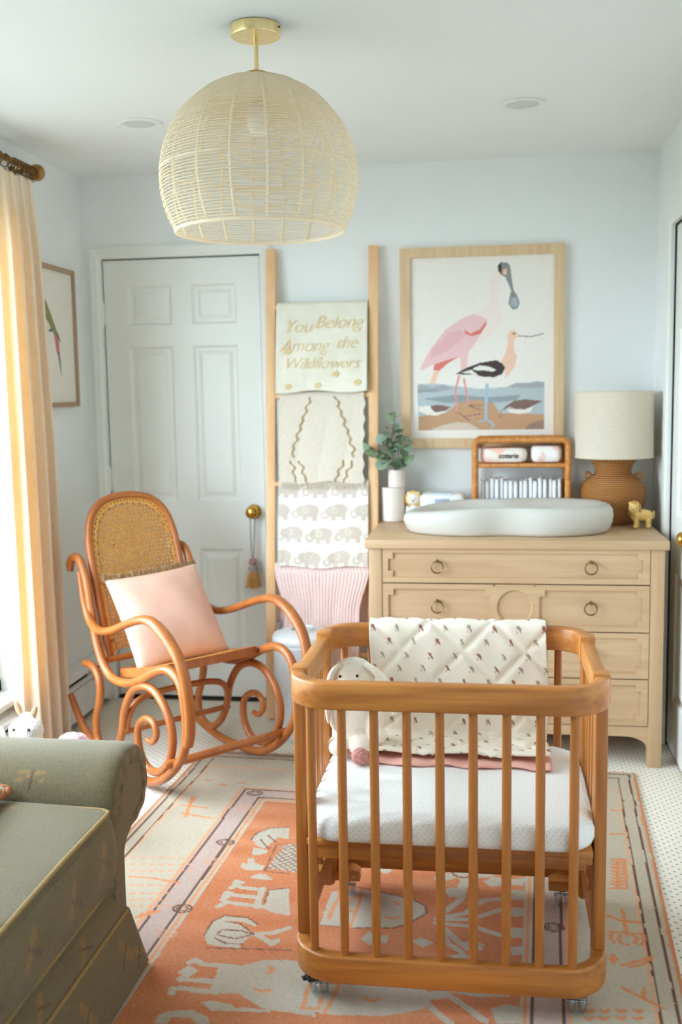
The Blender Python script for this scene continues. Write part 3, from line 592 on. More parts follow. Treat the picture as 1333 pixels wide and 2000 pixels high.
BIRD = [[["water",[[.072,.278],[.133,.282],[.183,.276],[.341,.254],[.475,.262],[.535,.278],[.617,.273],[.617,.076],[.075,.078]]],["hill",[[.072,.278],[.109,.273],[.133,.262],[.183,.276],[.225,.257],[.17,.244],[.073,.243]]],["hill",[[.457,.261],[.499,.278],[.535,.275],[.583,.283],[.617,.279],[.618,.255],[.535,.254]]],["deep",[[.096,.215],[.244,.231],[.378,.217],[.517,.227],[.499,.203],[.378,.192],[.195,.195]]],["deep",[[.073,.255],[.17,.253],[.152,.245],[.073,.241]]],["sand",[[.074,.138],[.194,.152],[.237,.185],[.268,.2],[.341,.21],[.402,.189],[.427,.149],[.617,.141],[.617,.076],[.075,.078]]],["stone",[[.138,.084],[.182,.099],[.243,.111],[.292,.107],[.323,.092],[.341,.077],[.138,.078]]],["rock",[[.53,.079],[.56,.104],[.616,.119],[.616,.077]]],["white",[[.077,.181],[.108,.184],[.151,.186],[.194,.158],[.157,.141],[.114,.145],[.077,.162]]],["brown",[[.127,.183],[.164,.189],[.219,.177],[.188,.161],[.151,.155],[.133,.168]]],["brown",[[.433,.158],[.457,.182],[.487,.2],[.535,.207],[.61,.198],[.571,.18],[.535,.163],[.493,.166],[.469,.176]]],["white",[[.457,.165],[.493,.165],[.535,.162],[.571,.177],[.559,.153],[.511,.143],[.469,.151]]],["pink",[[.081,.341],[.128,.428],[.196,.512],[.263,.555],[.317,.575],[.372,.552],[.372,.531],[.342,.472],[.293,.413],[.256,.392],[.208,.384],[.146,.364],[.097,.34]]],["blush",[[.317,.576],[.366,.596],[.387,.645],[.385,.698],[.399,.739],[.42,.757],[.432,.73],[.421,.691],[.421,.632],[.438,.566],[.429,.53],[.399,.489],[.354,.457],[.293,.407],[.372,.531],[.372,.552]]],["rosed",[[.134,.428],[.208,.493],[.257,.51],[.281,.485],[.244,.45],[.183,.409],[.128,.386]]],["rose",[[.256,.395],[.293,.413],[.284,.328],[.262,.334]]],["red",[[.274,.509],[.302,.491],[.342,.509],[.369,.542],[.372,.53],[.345,.489],[.308,.48],[.28,.49]]],["red",[[.141,.335],[.147,.364],[.208,.383],[.259,.395],[.207,.369],[.168,.335]]],["peach",[[.145,.333],[.169,.336],[.147,.278],[.124,.281]]],["white",[[.268,.31],[.348,.305],[.402,.301],[.45,.31],[.426,.286],[.378,.274],[.311,.288]]],["peach",[[.459,.481],[.468,.496],[.486,.503],[.504,.492],[.503,.474],[.487,.457],[.486,.421],[.5,.39],[.492,.348],[.469,.315],[.45,.3],[.45,.343],[.432,.367],[.453,.409],[.461,.451]]],["black",[[.238,.321],[.293,.349],[.342,.366],[.414,.376],[.438,.361],[.45,.343],[.438,.316],[.402,.303],[.348,.307],[.305,.317],[.256,.318]]],["white",[[.311,.342],[.342,.355],[.378,.35],[.411,.335],[.399,.327],[.354,.334],[.317,.335]]],["white",[[.256,.324],[.305,.337],[.341,.308],[.293,.323]]],["gray",[[.417,.771],[.431,.788],[.455,.787],[.47,.773],[.473,.743],[.449,.727],[.432,.735],[.42,.751]]],["black",[[.418,.777],[.433,.786],[.436,.756],[.433,.738],[.418,.757]]],["peach",[[.436,.759],[.455,.76],[.455,.735],[.439,.738]]],["gray",[[.448,.729],[.473,.746],[.484,.672],[.5,.647],[.511,.617],[.501,.591],[.48,.59],[.463,.613],[.468,.642],[.475,.669]]],["lgray",[[.476,.636],[.494,.64],[.505,.615],[.492,.596],[.472,.608]]]],[["leg",.0042,[[.253,.313],[.236,.243],[.244,.157]]],["leg",.0042,[[.274,.298],[.285,.23],[.297,.184]]],["leg",.0035,[[.244,.157],[.268,.135],[.341,.144]]],["brown",.002,[[.244,.156],[.299,.117]]],["brown",.002,[[.297,.184],[.351,.183]]],["brown",.002,[[.297,.181],[.348,.163]]],["brown",.002,[[.268,.135],[.341,.145]]],["blue",.0062,[[.373,.271],[.369,.192],[.369,.125]]],["blue",.004,[[.369,.125],[.402,.097],[.39,.083]]],["blue",.0032,[[.369,.119],[.341,.114]]],["black",.0018,[[.507,.477],[.558,.472],[.611,.484]]],["black",.0035,[[.485,.487],[.488,.487]]],["brown",.0018,[[.433,.158],[.43,.13]]],["red",.003,[[.442,.753],[.446,.753]]]]]
pal = {k: L3(*v) for k, v in dict(water=(184, 197, 200), hill=(166, 173, 178), deep=(148, 161, 165), sand=(198, 158, 122), stone=(216, 200, 182), rock=(160, 134, 118), white=(240, 236, 228), brown=(130, 104, 94),
       pink=(238, 198, 200), blush=(244, 228, 222), rosed=(232, 184, 188), rose=(240, 200, 198), red=(226, 122, 114), peach=(244, 204, 178), black=(68, 56, 55), gray=(140, 144, 144), lgray=(170, 182, 188), leg=(228, 150, 144), blue=(164, 194, 214)).items()}
FX, FZ, FWD, FHT = 1.443, 1.172, 0.697, 0.858
t = thing('framed_picture', 'large pale oak framed print of a pink wading bird and a black and white shorebird', 'picture', (FX + FWD / 2, -0.001, FZ))
fp = lambda a, d, c: (FX + a, -d, FZ + c)
picture_frame(t, fp, FWD, FHT, 0.042, 0.032, OAKF)
bp, cc = paint_grid(fp, FWD, FHT, 0.0028, BIRD[0], BIRD[1], L3(240, 236, 228), pal, 0.016); bp.obj('print', PRINT, t, smooth=False, col=cc)
b = B(); b.bb(FX + 0.01, FX + FWD - 0.01, -0.014, -0.001, FZ + 0.01, FZ + FHT - 0.01); b.obj('backing', WHITE, t, smooth=False)
# parrot print on the window wall
GY0, GY1, GZ0, GZ1 = -0.592, -0.152, 1.377, 1.967
t = thing('framed_picture', 'slim brown framed print of a green parrot hanging beside the curtain', 'picture', (0.001, (GY0 + GY1) / 2, GZ0))
fq = lambda a, d, c: (d, GY0 + a, GZ0 + c)
picture_frame(t, fq, GY1 - GY0, GZ1 - GZ0, 0.020, 0.024, TAUPE)
pq = [['grn', [(-.53, 1.85), (-.50, 1.875), (-.464, 1.829), (-.44, 1.813), (-.396, 1.761), (-.35, 1.70), (-.334, 1.686), (-.379, 1.68), (-.433, 1.73), (-.49, 1.77)]], ['red', [(-.379, 1.68), (-.334, 1.686), (-.328, 1.622), (-.335, 1.60), (-.355, 1.60)]],
      ['dk', [(-.345, 1.61), (-.328, 1.612), (-.316, 1.502), (-.345, 1.585)]], ['blu', [(-.342, 1.693), (-.319, 1.665), (-.312, 1.645), (-.353, 1.678)]], ['dk', [(-.405, 1.705), (-.38, 1.70), (-.41, 1.69), (-.44, 1.695)]]]
pq = [[c, [(y - GY0, z - GZ0) for y, z in P]] for c, P in pq]
bp, cc = paint_grid(fq, GY1 - GY0, GZ1 - GZ0, 0.003, pq, [], L3(236, 230, 218), dict(grn=L3(134, 142, 84), red=L3(206, 120, 112), dk=L3(104, 100, 110), blu=L3(78, 112, 116)), 0.014)
bp.obj('print', PRINT, t, smooth=False, col=cc)
b = B(); b.bb(0.001, 0.012, GY0 + 0.006, GY1 - 0.006, GZ0 + 0.006, GZ1 - 0.006); b.obj('backing', WHITE, t, smooth=False)

# ================================================================== BLANKET LADDER
LADW = wood('light_beech', lin(240, 200, 152), lin(228, 180, 128), 2, 0.5)
def ly(z, off=0.0): return -0.255 + z * (0.225 / 2.05) - off
t = thing('blanket_ladder', 'tall light wood blanket ladder leaning against the back wall', 'ladder', (1.107, -0.255, 0))
lean = math.atan2(0.225, 2.05); LR = Matrix.Rotation(-lean, 3, 'X')
for xc in (0.880, 1.331):
    b = B(); b.box((xc, ly(1.025), 1.025 + 0.002), (0.042, 0.026, 2.05), 0.003, 2, LR); b.obj('rail', LADW, t)
RUNG = [1.790, 1.408, 1.026, 0.664, 0.29]
for z in RUNG:
    b = B(); b.tube([(0.90, ly(z), z), (1.311, ly(z), z)], 0.0135, 14); b.obj('rung', LADW, t)

def hung(z0, x0, x1, zf, zb, off, wave, nx=60, nz=60, th=0.005, shape=None, seed=0):
    """a cloth over a rung: back flap, over the top, front fall; returns grid and (s,front distance) maps"""
    path = []; r = 0.0155 + th / 2 + 0.002
    for q in np.linspace(zb, z0, 10)[:-1]: path.append((ly(q) + r + 0.004, q))
    for a in np.linspace(0, PI, 9): path.append((ly(z0) + r * math.cos(a), z0 + r * math.sin(a)))
    nf = nz
    for q in np.linspace(z0, zf, nf)[1:]:
        f = (z0 - q) / (z0 - zf); path.append((ly(q) - r - off * f ** 0.7, q))
    path = np.array(path); nv = len(path); A = np.zeros((nx, nv, 3)); S = np.zeros((nx, nv)); Z = np.zeros((nx, nv)); rr = random.Random(seed); ph = rr.random() * 6
    for j, (y, z) in enumerate(path):
        front = j >= 19; f = max(0, (z0 - z) / (z0 - zf)) if front else 0.0
        for i in range(nx):
            s = i / (nx - 1); xa, xb = (x0, x1) if shape is None else shape(f, x0, x1)
            wv = wave * math.sin(s * 11 + ph + f * 2.0) * min(1, f * 3) if front else 0
            A[i, j] = (xa + (xb - xa) * s, y - abs(wv) * 0.9, z - (0.006 * math.sin(s * 9 + ph) * f)); S[i, j] = s; Z[i, j] = (z0 - z) if front else -1
    return A, S, Z
def cloth(name, A, th, m, label, col=None, cat='blanket', sides=2):
    b = B(); b.sheet(A, th); c = None
    if col is not None: c = np.concatenate([col.reshape(-1, 3)] * 2)
    o = b.obj(name, m, ang=180, col=c); return set_props(o, label, cat, 'blankets hung on the ladder')

# 1 muslin swaddle with gold script
MUSLIN = mat('white_muslin', lin(236, 232, 216), 0.9, c2=lin(224, 220, 202), nscale=9, bumps=0.4, bscale=120, bdist=0.004)
A, S, Z = hung(RUNG[0], 0.908, 1.308, 1.425, 1.50, 0.020, 0.004, seed=1)
sw = cloth('muslin_swaddle', A, 0.006, MUSLIN, 'creamy muslin swaddle with gold script lettering, topmost on the ladder')
GOLD = mat('gold_ink', lin(230, 208, 160), 0.5, c2=lin(222, 198, 146))
def lettering(text, size, cx, cz, yfun, m, parent, shear=0.35, name='lettering', fn=None, bold=0.0):
    cu = bpy.data.curves.new('t', 'FONT'); cu.body = text; cu.size = size; cu.shear = shear; cu.align_x = 'CENTER'; cu.align_y = 'CENTER'; cu.space_character = 0.95; cu.offset = bold; cu.resolution_u = 3
    ob = bpy.data.objects.new('t', cu); COL.objects.link(ob); dg = bpy.context.evaluated_depsgraph_get()
    me = bpy.data.meshes.new_from_object(ob.evaluated_get(dg)); b = B()
    V = [fn(v.co.x, v.co.y) if fn else (cx + v.co.x, yfun(cz + v.co.y), cz + v.co.y) for v in me.vertices]
    b.add(V, [tuple(p.vertices) for p in me.polygons]); bpy.data.objects.remove(ob); bpy.data.curves.remove(cu); bpy.data.meshes.remove(me)
    return b.obj(name, m, parent, smooth=False)
ORG[sw.name] = Vector(sw.location)
def swy(z): f = (RUNG[0] - z) / (RUNG[0] - 1.425); return ly(z) - 0.0205 - 0.020 * f ** 0.7 - 0.0085
for txt, sz, cx, cz in (('You', 0.080, 1.000, 1.705), ('Belong', 0.080, 1.178, 1.720), ('Among', 0.076, 1.030, 1.622), ('the', 0.076, 1.215, 1.632), ('Wildflowers', 0.070, 1.105, 1.545)):
    lettering(txt, sz, cx, cz, swy, GOLD, sw, 0.4, bold=-0.0008)
for (x, z) in ((0.965, 1.448), (1.095, 1.452), (1.265, 1.462), (0.96, 1.60), (1.17, 1.50)):
    b = B()
    for k in range(5):
        a = 2 * PI * k / 5; b.ell((x + 0.010 * math.cos(a), swy(z) - 0.0005, z + 0.008 * math.sin(a)), (0.007, 0.001, 0.006), None, 8, 4)
    b.obj('printed_flower', GOLD, sw)
# 2 cream throw with brown zigzag
A, S, Z = hung(RUNG[1], 0.919, 1.296, 1.035, 1.15, 0.016, 0.004, 110, 110, seed=2, shape=lambda f, a, b_: (a + 0.008 * f + 0.004 * math.sin(f * 40), b_ - 0.004 * f - 0.004 * math.sin(f * 37 + 1)))
ZW = np.where(Z < 0, -1, Z); col = np.tile(L3(232, 222, 204), S.shape + (1,)).astype(float)
zz = ZW / 0.373; jag = 0.012 * np.sin(zz * 60)
for cen, sg in ((0.38 - 0.22 * np.minimum(zz, 0.62) / 0.62, 1), (0.66 + 0.22 * np.minimum(zz, 0.62) / 0.62, 1)):
    col[(np.abs(S - cen + jag) < 0.016) & (zz > 0) & (zz < 0.70)] = L3(176, 152, 116)
for a0, a1 in ((0.14, 0.20), (0.24, 0.33), (0.78, 0.66), (0.88, 0.76)):
    cen = a0 + (a1 - a0) * (zz - 0.72) / 0.28; col[(np.abs(S - cen + jag) < 0.014) & (zz > 0.74)] = L3(170, 144, 108)
col *= (0.94 + 0.08 * rng.random(S.shape + (1,)))
THROW = attr_mat('nubby_cotton', 0.95, 0.6, 160, 0.005, var=0.06, nscale=140)
tb = cloth('woven_throw', A, 0.008, THROW, 'cream nubby throw with brown zigzag lines and tufted fringe on the ladder', col)
ORG[tb.name] = Vector(tb.location)
fr = B()
for i in range(46):
    x = 0.925 + 0.366 * i / 45; z = 1.035; y = ly(z) - 0.040
    fr.tube([(x, y, z + 0.004), (x + random.uniform(-.003, .003), y - 0.003, z - 0.012), (x + random.uniform(-.005, .005), y - 0.002, z - 0.026)], [0.0026, 0.0022, 0.001], 5)
FR = mat('cream_fringe', lin(230, 219, 200), 0.95); f_ = fr.obj('fringe', FR, tb); f_['kind'] = 'stuff'
# 3 elephant blanket
A, S, Z = hung(RUNG[2], 0.918, 1.312, 0.672, 0.78, 0.014, 0.005, 150, 150, seed=5)
col = np.tile(L3(238, 238, 228), S.shape + (1,)).astype(float); X = S * 0.394; GR = L3(214, 202, 190)
def eleph(cx, cz, flip=1):
    x, z = (X - cx) * flip, -(Z - cz); m = ((x / 0.040) ** 2 + ((z - 0.006) / 0.028) ** 2 < 1) & (Z > 0)
    m |= (((x + 0.036) / 0.024) ** 2 + ((z - 0.004) / 0.022) ** 2 < 1)
    for lx in (-0.022, 0.022): m |= (np.abs(x - lx) < 0.0095) & (z < 0.0) & (z > -0.036)
    m |= (np.abs(np.sqrt((x + 0.060) ** 2 + (z + 0.010) ** 2) - 0.014) < 0.0045) & (z < 0.004)
    ear = (np.abs(np.sqrt((x + 0.018) ** 2 + (z - 0.008) ** 2) - 0.011) < 0.0022)
    m &= (Z > 0); col[m] = GR; col[m & ear] = L3(228, 220, 208)
for r_, off in ((0.022, 0.055), (0.118, 0.01), (0.215, 0.07), (0.318, 0.02)):
    for k in range(-1, 5): eleph(off + k * 0.128, r_)
col *= (0.97 + 0.04 * rng.random(S.shape + (1,)))
ELE = attr_mat('soft_cotton_knit', 0.95, 0.4, 300, 0.002, var=0.03)
cloth('elephant_blanket', A, 0.006, ELE, 'white blanket printed with rows of grey elephants on the ladder', col)
# 4 pink ribbed knit
PINK = mat('pink_knit', lin(246, 222, 218), 0.95, c2=lin(238, 210, 206), nscale=80, bumps=0.5, bscale=260, bdist=0.003)
def pshape(f, a, b_): k = min(1, f / 0.40); k = k * k * (3 - 2 * k); return (a + 0.045 * k, b_ - 0.040 * k)
A, S, Z = hung(RUNG[3], 0.902, 1.314, 0.20, 0.42, 0.030, 0.006, 180, 50, seed=8, shape=pshape)
rib = np.cos(S * 2 * PI * 26); A[..., 1] -= np.where(Z >= 0, 0.0032 * rib, -0.002 * rib)
cloth('ribbed_blanket', A, 0.008, PINK, 'pink ribbed knit blanket on the lowest occupied rung of the ladder')

# ================================================================== NAPPY PAIL
PA = (1.062, -0.442)
t = thing('diaper_pail', 'round white metal pail with domed lid standing in front of the ladder', 'pail', (PA[0], PA[1], 0))
PAILM = mat('white_powder_coat', lin(226, 232, 234), 0.28)
b = B(); b.lathe([(0.112, 0.0), (0.118, 0.006), (0.121, 0.03), (0.121, 0.385), (0.124, 0.39), (0.124, 0.398), (0.120, 0.402)], (*PA, 0), 48); b.obj('body', PAILM, t)
b = B(); b.lathe([(0.1235, 0.403), (0.126, 0.408), (0.126, 0.424), (0.120, 0.436), (0.10, 0.444), (0.06, 0.449), (1e-5, 0.450)], (*PA, 0), 48); ld = b.obj('lid', PAILM, t)
b = B(); b.tube(circle((PA[0] + 0.012, PA[1] - 0.01, 0.459), 0.036, 28), 0.0055, 8, closed=True); b.obj('ring_handle', PAILM, ld)
b = B(); b.bb(PA[0] - 0.045, PA[0] - 0.022, PA[1] - 0.012, PA[1] + 0.012, 0.446, 0.456, 0.003); b.obj('latch', mat('grey_plastic', lin(120, 126, 130), 0.4), ld)

# ================================================================== DRESSER
PINE_X = wood('bleached_wood_long', lin(206, 174, 138), lin(182, 148, 110), 0, 0.5, 14, (0.25, 0.75), 1.6)
PINE_Z = wood('bleached_wood_upright', lin(204, 172, 136), lin(182, 148, 110), 2, 0.5, 14, (0.25, 0.75), 1.4)
DX0, DX1, DYF, DYB, DZ = 1.357, 2.480, -0.700, -0.035, 0.863
t = thing('dresser', 'wide bleached wood dresser with carved drawer fronts and ring pulls', 'dresser', ((DX0 + DX1) / 2, -0.37, 0))
b = B(); b.bb(DX0, DX1, DYF, DYB, DZ - 0.034, DZ, 0.004); b.obj('top', PINE_X, t)
BX0, BX1, BYF = DX0 + 0.014, DX1 - 0.014, DYF + 0.012
for x0 in (BX0, BX1 - 0.050):
    for (ya, yb) in ((BYF, BYF + 0.05), (DYB - 0.055, DYB - 0.005)):
        b = B(); b.bb(x0, x0 + 0.050, ya, yb, 0, DZ - 0.034, 0.003); b.obj('post', PINE_Z, t)
b = B(); b.bb(BX0 + 0.008, BX0 + 0.024, BYF + 0.05, DYB - 0.055, 0.12, DZ - 0.034); b.obj('side_panel', PINE_Z, t, smooth=False)
b = B(); b.bb(BX1 - 0.024, BX1 - 0.008, BYF + 0.05, DYB - 0.055, 0.12, DZ - 0.034); b.obj('side_panel', PINE_Z, t, smooth=False)
b = B(); b.bb(BX0 + 0.024, BX1 - 0.024, DYB - 0.02, DYB - 0.01, 0.12, DZ - 0.034); b.obj('back_panel', PINE_X, t, smooth=False)
b = B(); b.bb(BX0 + 0.03, BX1 - 0.03, BYF + 0.03, DYB - 0.02, 0.118, 0.135); b.obj('bottom_panel', PINE_X, t, smooth=False)
# apron with arched ends
x0, x1 = BX0 + 0.050, BX1 - 0.050; zt, zb = 0.157, 0.118
P = [(x0, zt), (x1, zt), (x1, 0.075)] + [(x1 - 0.004 - 0.085 * (1 - math.cos(a)), 0.075 + (zb - 0.075) * math.sin(a)) for a in np.linspace(0, PI / 2, 9)]
P += [(x0 + 0.004 + 0.085 * (1 - math.cos(a)), 0.075 + (zb - 0.075) * math.sin(a)) for a in np.linspace(PI / 2, 0, 9)] + [(x0, 0.075)]
b = B(); b.prism(P, lambda x, z, d: (x, BYF + d, z), 0.006, 0.026); b.obj('apron', PINE_X, t, smooth=False)
PULL = BRONZE
def notch(bd, a0, a1, c0, c1, X0, X1, Z0, Z1, nx, nz, yf, yb):
    """frame X0..X1 x Z0..Z1 in front of a panel a0..a1 x c0..c1 whose corners step in"""
    bd.bb(X0, X1, yf, yb, c1, Z1); bd.bb(X0, X1, yf, yb, Z0, c0); bd.bb(X0, a0, yf, yb, c0, c1); bd.bb(a1, X1, yf, yb, c0, c1)
    for xa, xb in ((a0, a0 + nx), (a1 - nx, a1)):
        for za, zb_ in ((c0, c0 + nz), (c1 - nz, c1)): bd.bb(xa, xb, yf, yb, za, zb_)
def ring_pull(dr, x, z):
    b = B(); y = BYF - 0.004
    b.tube(circle((x, y - 0.006, z - 0.006), 0.0225, 30, 'y'), 0.0027, 8, closed=True)
    b.tube([(x, y + 0.012, z + 0.0165), (x, y - 0.012, z + 0.0165)], [0.005, 0.004], 10); b.ell((x, y - 0.012, z + 0.0165), (0.0055, 0.005, 0.0055), None, 10, 6); b.obj('ring_pull', PULL, dr)
rows = [(0.833, 0.697), (0.694, 0.518), (0.515, 0.341), (0.338, 0.160)]
yf, ym, yb_ = BYF + 0.001, BYF + 0.0085, BYF + 0.024
for ri, (z1_, z0_) in enumerate(rows):
    b = B(); X0, X1 = x0 + 0.0025, x1 - 0.0025; Z0, Z1 = z0_ + 0.0008, z1_ - 0.0008; h = Z1 - Z0
    b.bb(X0, X1, ym, yb_, Z0, Z1)
    if ri == 0: notch(b, 1.445, X1 - 0.025, Z0 + 0.022, Z1 - 0.020, X0, X1, Z0, Z1, 0.018, 0.023, yf, ym)
    else:
        m1, m2 = 1.842, 2.000
        notch(b, 1.445, 1.829, Z0 + 0.020, Z1 - 0.020, X0, m1, Z0, Z1, 0.020, 0.024, yf, ym)
        notch(b, 2.013, X1 - 0.025, Z0 + 0.020, Z1 - 0.020, m2, X1, Z0, Z1, 0.020, 0.024, yf, ym)
        cx, cz, r = (m1 + m2) / 2, (Z0 + Z1) / 2, 0.066; n = 48; V = []; F = []
        for k in range(n):
            a = 2 * PI * k / n; c_, s_ = math.cos(a), math.sin(a); q = min((m2 - m1) / 2 / max(1e-6, abs(c_)), h / 2 / max(1e-6, abs(s_)))
            V += [(cx + r * c_, yf, cz + r * s_), (cx + q * c_, yf, cz + q * s_), (cx + (r - 0.003) * c_, ym, cz + (r - 0.003) * s_)]
        for k in range(n):
            k2 = (k + 1) % n; F += [(3 * k, 3 * k2, 3 * k2 + 1, 3 * k + 1), (3 * k, 3 * k + 2, 3 * k2 + 2, 3 * k2)]
        b.add(V, F)
    dr = b.obj('drawer', PINE_X, t, smooth=False)
    zc = (Z0 + Z1) / 2 + 0.006
    ring_pull(dr, 1.632, zc - (0.006 if ri == 0 else 0)); ring_pull(dr, 2.201, zc - (0.006 if ri == 0 else 0))

# ================================================================== ON THE DRESSER
TZ = DZ
# two stacked round white pots, the upper one with eucalyptus
CER = mat('speckled_white_ceramic', lin(238, 228, 218), 0.5, c2=lin(226, 212, 202), nscale=140)
VX, VY = 1.414, -0.118
b = B(); b.lathe([(0.046, 0), (0.050, 0.003), (0.050, 0.143), (0.048, 0.147), (1e-5, 0.147)], (VX, VY, TZ), 40)
set_props(b.obj('round_box', CER, origin=(VX, VY, TZ)), 'wide round white ceramic canister under the eucalyptus vase', 'canister')
b = B(); b.lathe([(0.034, 0), (0.0375, 0.003), (0.0375, 0.075), (0.0355, 0.077), (0.0335, 0.075), (0.0335, 0.012), (1e-5, 0.012)], (VX + 0.016, VY, TZ + 0.1475), 36)
vs = set_props(b.obj('flower_vase', CER, origin=(VX + 0.016, VY, TZ + 0.1475)), 'small round white vase standing on the wider canister', 'vase')
t = thing('eucalyptus_bunch', 'bunch of grey-green eucalyptus stems in the small white vase', 'plant', (VX + 0.016, VY, TZ + 0.16))
LEAF = mat('eucalyptus_leaf', lin(144, 164, 130), 0.55, c2=lin(112, 138, 106), nscale=25); LEAF2 = mat('eucalyptus_leaf_pale', lin(150, 172, 150), 0.5, c2=lin(118, 146, 124), nscale=25); STEM = mat('brown_stem', lin(128, 110, 84), 0.7)
def leaf_mesh(L_, w, m):
    b = B(); n = 12; V = [(0, 0, 0.002)]
    for k in range(n): a = 2 * PI * k / n; V.append((L_ * 0.5 + L_ * 0.5 * math.cos(a), w * 0.5 * math.sin(a), 0.0025 * math.cos(2 * a) - 0.002 * (1 + math.cos(a))))
    V[0] = (L_ * 0.5, 0, -0.0035)
    b.add(V, [(0, k + 1, (k + 1) % n + 1) for k in range(n)]); return b.mesh('leaf', [m], ang=180)
leaf_a, leaf_b, leaf_c = leaf_mesh(0.042, 0.034, LEAF), leaf_mesh(0.038, 0.036, LEAF2), leaf_mesh(0.028, 0.018, LEAF)
vx, vy, vz = VX + 0.016, VY, TZ + 0.215
stems = [[(0, 0, -.05), (-.01, 0, .03), (-.035, -.03, .07), (-.075, -.062, .085), (-.108, -.080, .105)], [(0, 0, -.05), (-.005, -.01, .06), (-.02, -.01, .13), (-.012, 0, .20), (-.005, .0, .255)], [(0, 0, -.05), (.01, -.015, .05), (.03, -.03, .10), (.04, -.03, .15)],
         [(0, 0, -.05), (.01, -.01, .02), (.025, -.03, .045), (.035, -.04, .05)], [(0, 0, -.05), (-.01, -.01, .05), (-.035, -.02, .11), (-.045, -.03, .16)], [(0, 0, -.05), (.005, 0, .06), (.015, .02, .12), (.03, .02, .19)], [(0, 0, -.05), (-.01, -.02, .02), (-.03, -.05, .04), (-.05, -.06, .035)]]
lr = random.Random(11)
for si, sp in enumerate(stems):
    pts = [Vector(p) for p in spline(sp, 5)]
    b = B(); b.tube([p + Vector((vx, vy, vz)) for p in pts], 0.0016, 6); b.obj('stem', STEM, t)
    for k in range(8, len(pts), 2):
        for sgn in (0, 1):
            if k == len(pts) - 1 and sgn: continue
            me = lr.choice([leaf_a, leaf_a, leaf_b, leaf_c]); o = bpy.data.objects.new('leaf', me); COL.objects.link(o); o.parent = t
            p = pts[k] + Vector((vx, vy, vz)) - ORG[t.name]; o.location = p
            o.rotation_euler = (lr.uniform(-0.9, 0.9) + 0.9, lr.uniform(-0.5, 0.3), lr.uniform(0, 2 * PI) if si else lr.uniform(2.2, 4.2)); s = lr.uniform(0.9, 1.35); o.scale = (s, s, s)
# small standing lion toy, white with a yellow mane
TOYW = mat('white_painted_toy', lin(240, 236, 226), 0.5); YEL = mat('yellow_mane', lin(232, 196, 110), 0.7, c2=lin(214, 174, 88)); PINKP = mat('rose_paint', lin(226, 172, 156), 0.6); INK = mat('dark_ink', lin(58, 46, 42), 0.6)
tx, ty = 1.502, -0.135
t = thing('lion_toy', 'little white lion toy with yellow mane beside the canister', 'toy', (tx, ty, TZ))
blob('body', [((tx, ty, TZ + .035), (.028, .022, .036)), ((tx, ty - .004, TZ + .098), (.027, .022, .025)), ((tx - .02, ty - .012, TZ + .012), (.013, .016, .012)), ((tx + .02, ty - .012, TZ + .012), (.013, .016, .012)), ((tx - .02, ty, TZ + .122), (.008, .006, .008)), ((tx + .02, ty, TZ + .122), (.008, .006, .008)), ((tx - .024, ty - .006, TZ + .05), (.009, .011, .02)), ((tx + .024, ty - .006, TZ + .05), (.009, .011, .02))], TOYW, t, 0.003)
b = B(); b.tube(circle((tx, ty + .002, TZ + .098), .027, 28, 'y'), 0.009, 8, closed=True); b.obj('mane', YEL, t)
b = B(); b.ell((tx, ty - .0265, TZ + .035), (.014, .004, .018), None, 14, 8); b.obj('belly_patch', PINKP, t)
b = B()
for dx in (-.010, .010): b.ell((tx + dx, ty - .0255, TZ + .102), (.0024, .0014, .0026), None, 8, 5)
b.ell((tx, ty - .0275, TZ + .092), (.004, .002, .003), None, 8, 5); b.obj('face', INK, t)
# white sound machine
t = thing('white_dispenser', 'white plastic wipes dispenser with grey-blue lid window behind the changing pad', 'dispenser', (1.63, -0.16, TZ))
b = B(); b.bb(1.535, 1.725, -0.215, -0.065, TZ, TZ + 0.125, 0.022, 4); b.obj('body', WHITE, t)
b = B(); b.bb(1.585, 1.672, -0.207, -0.120, TZ + 0.1185, TZ + 0.1285, 0.004, 3); b.obj('lid', mat('pale_blue_plastic', lin(206, 214, 224), 0.35), t)
b = B(); b.bb(1.598, 1.660, -0.2175, -0.213, TZ + 0.070, TZ + 0.105, 0.002, 2); b.obj('window', mat('grey_blue_plastic', lin(160, 172, 190), 0.3), t)

# changing pad: a peanut-shaped soft foam tray
PADM = mat('grey_foam_rubber', lin(204, 200, 192), 0.55, c2=lin(198, 194, 185), nscale=5)
PC = (1.896, -0.423); pa = math.radians(2.0); nth = 96
prof = [(0.0, .050), (.30, .050), (.52, .054), (.66, .066), (.77, .086), (.86, .101), (.92, .1045), (.965, .099), (.993, .084), (1.0, .062), (.99, .035), (.965, .012), (.94, .002), (.90, 0.0), (0.0, 0.0)]
A = np.zeros((len(prof), nth, 3))
for i, (rho, z) in enumerate(prof):
    for k in range(nth):
        th = 2 * PI * k / nth; x = math.cos(th); x = math.copysign(abs(x) ** 0.9, x)
        y = math.copysign(abs(math.sin(th)) ** 0.82, math.sin(th)); pinch = 1 - 0.20 * math.exp(-((x - (-0.04)) / 0.30) ** 2)
        bx = 0.412 * x; by = (0.222 + 0.012 * x) * y * pinch
        zz = z * (1 - 0.30 * max(0, -x) ** 2.2 * (1 if z > .05 else 0) * (rho ** 2)); zz *= 1.06
        X, Y = bx * rho, by * rho
        A[i, k] = (PC[0] + X * math.cos(pa) - Y * math.sin(pa), PC[1] + X * math.sin(pa) + Y * math.cos(pa), TZ + 0.0005 + zz)
b = B(); b.grid(A, cv=True); set_props(b.obj('changing_pad', PADM, ang=180, origin=(PC[0], PC[1], TZ)), 'pale grey peanut-shaped changing pad on top of the dresser', 'changing pad')

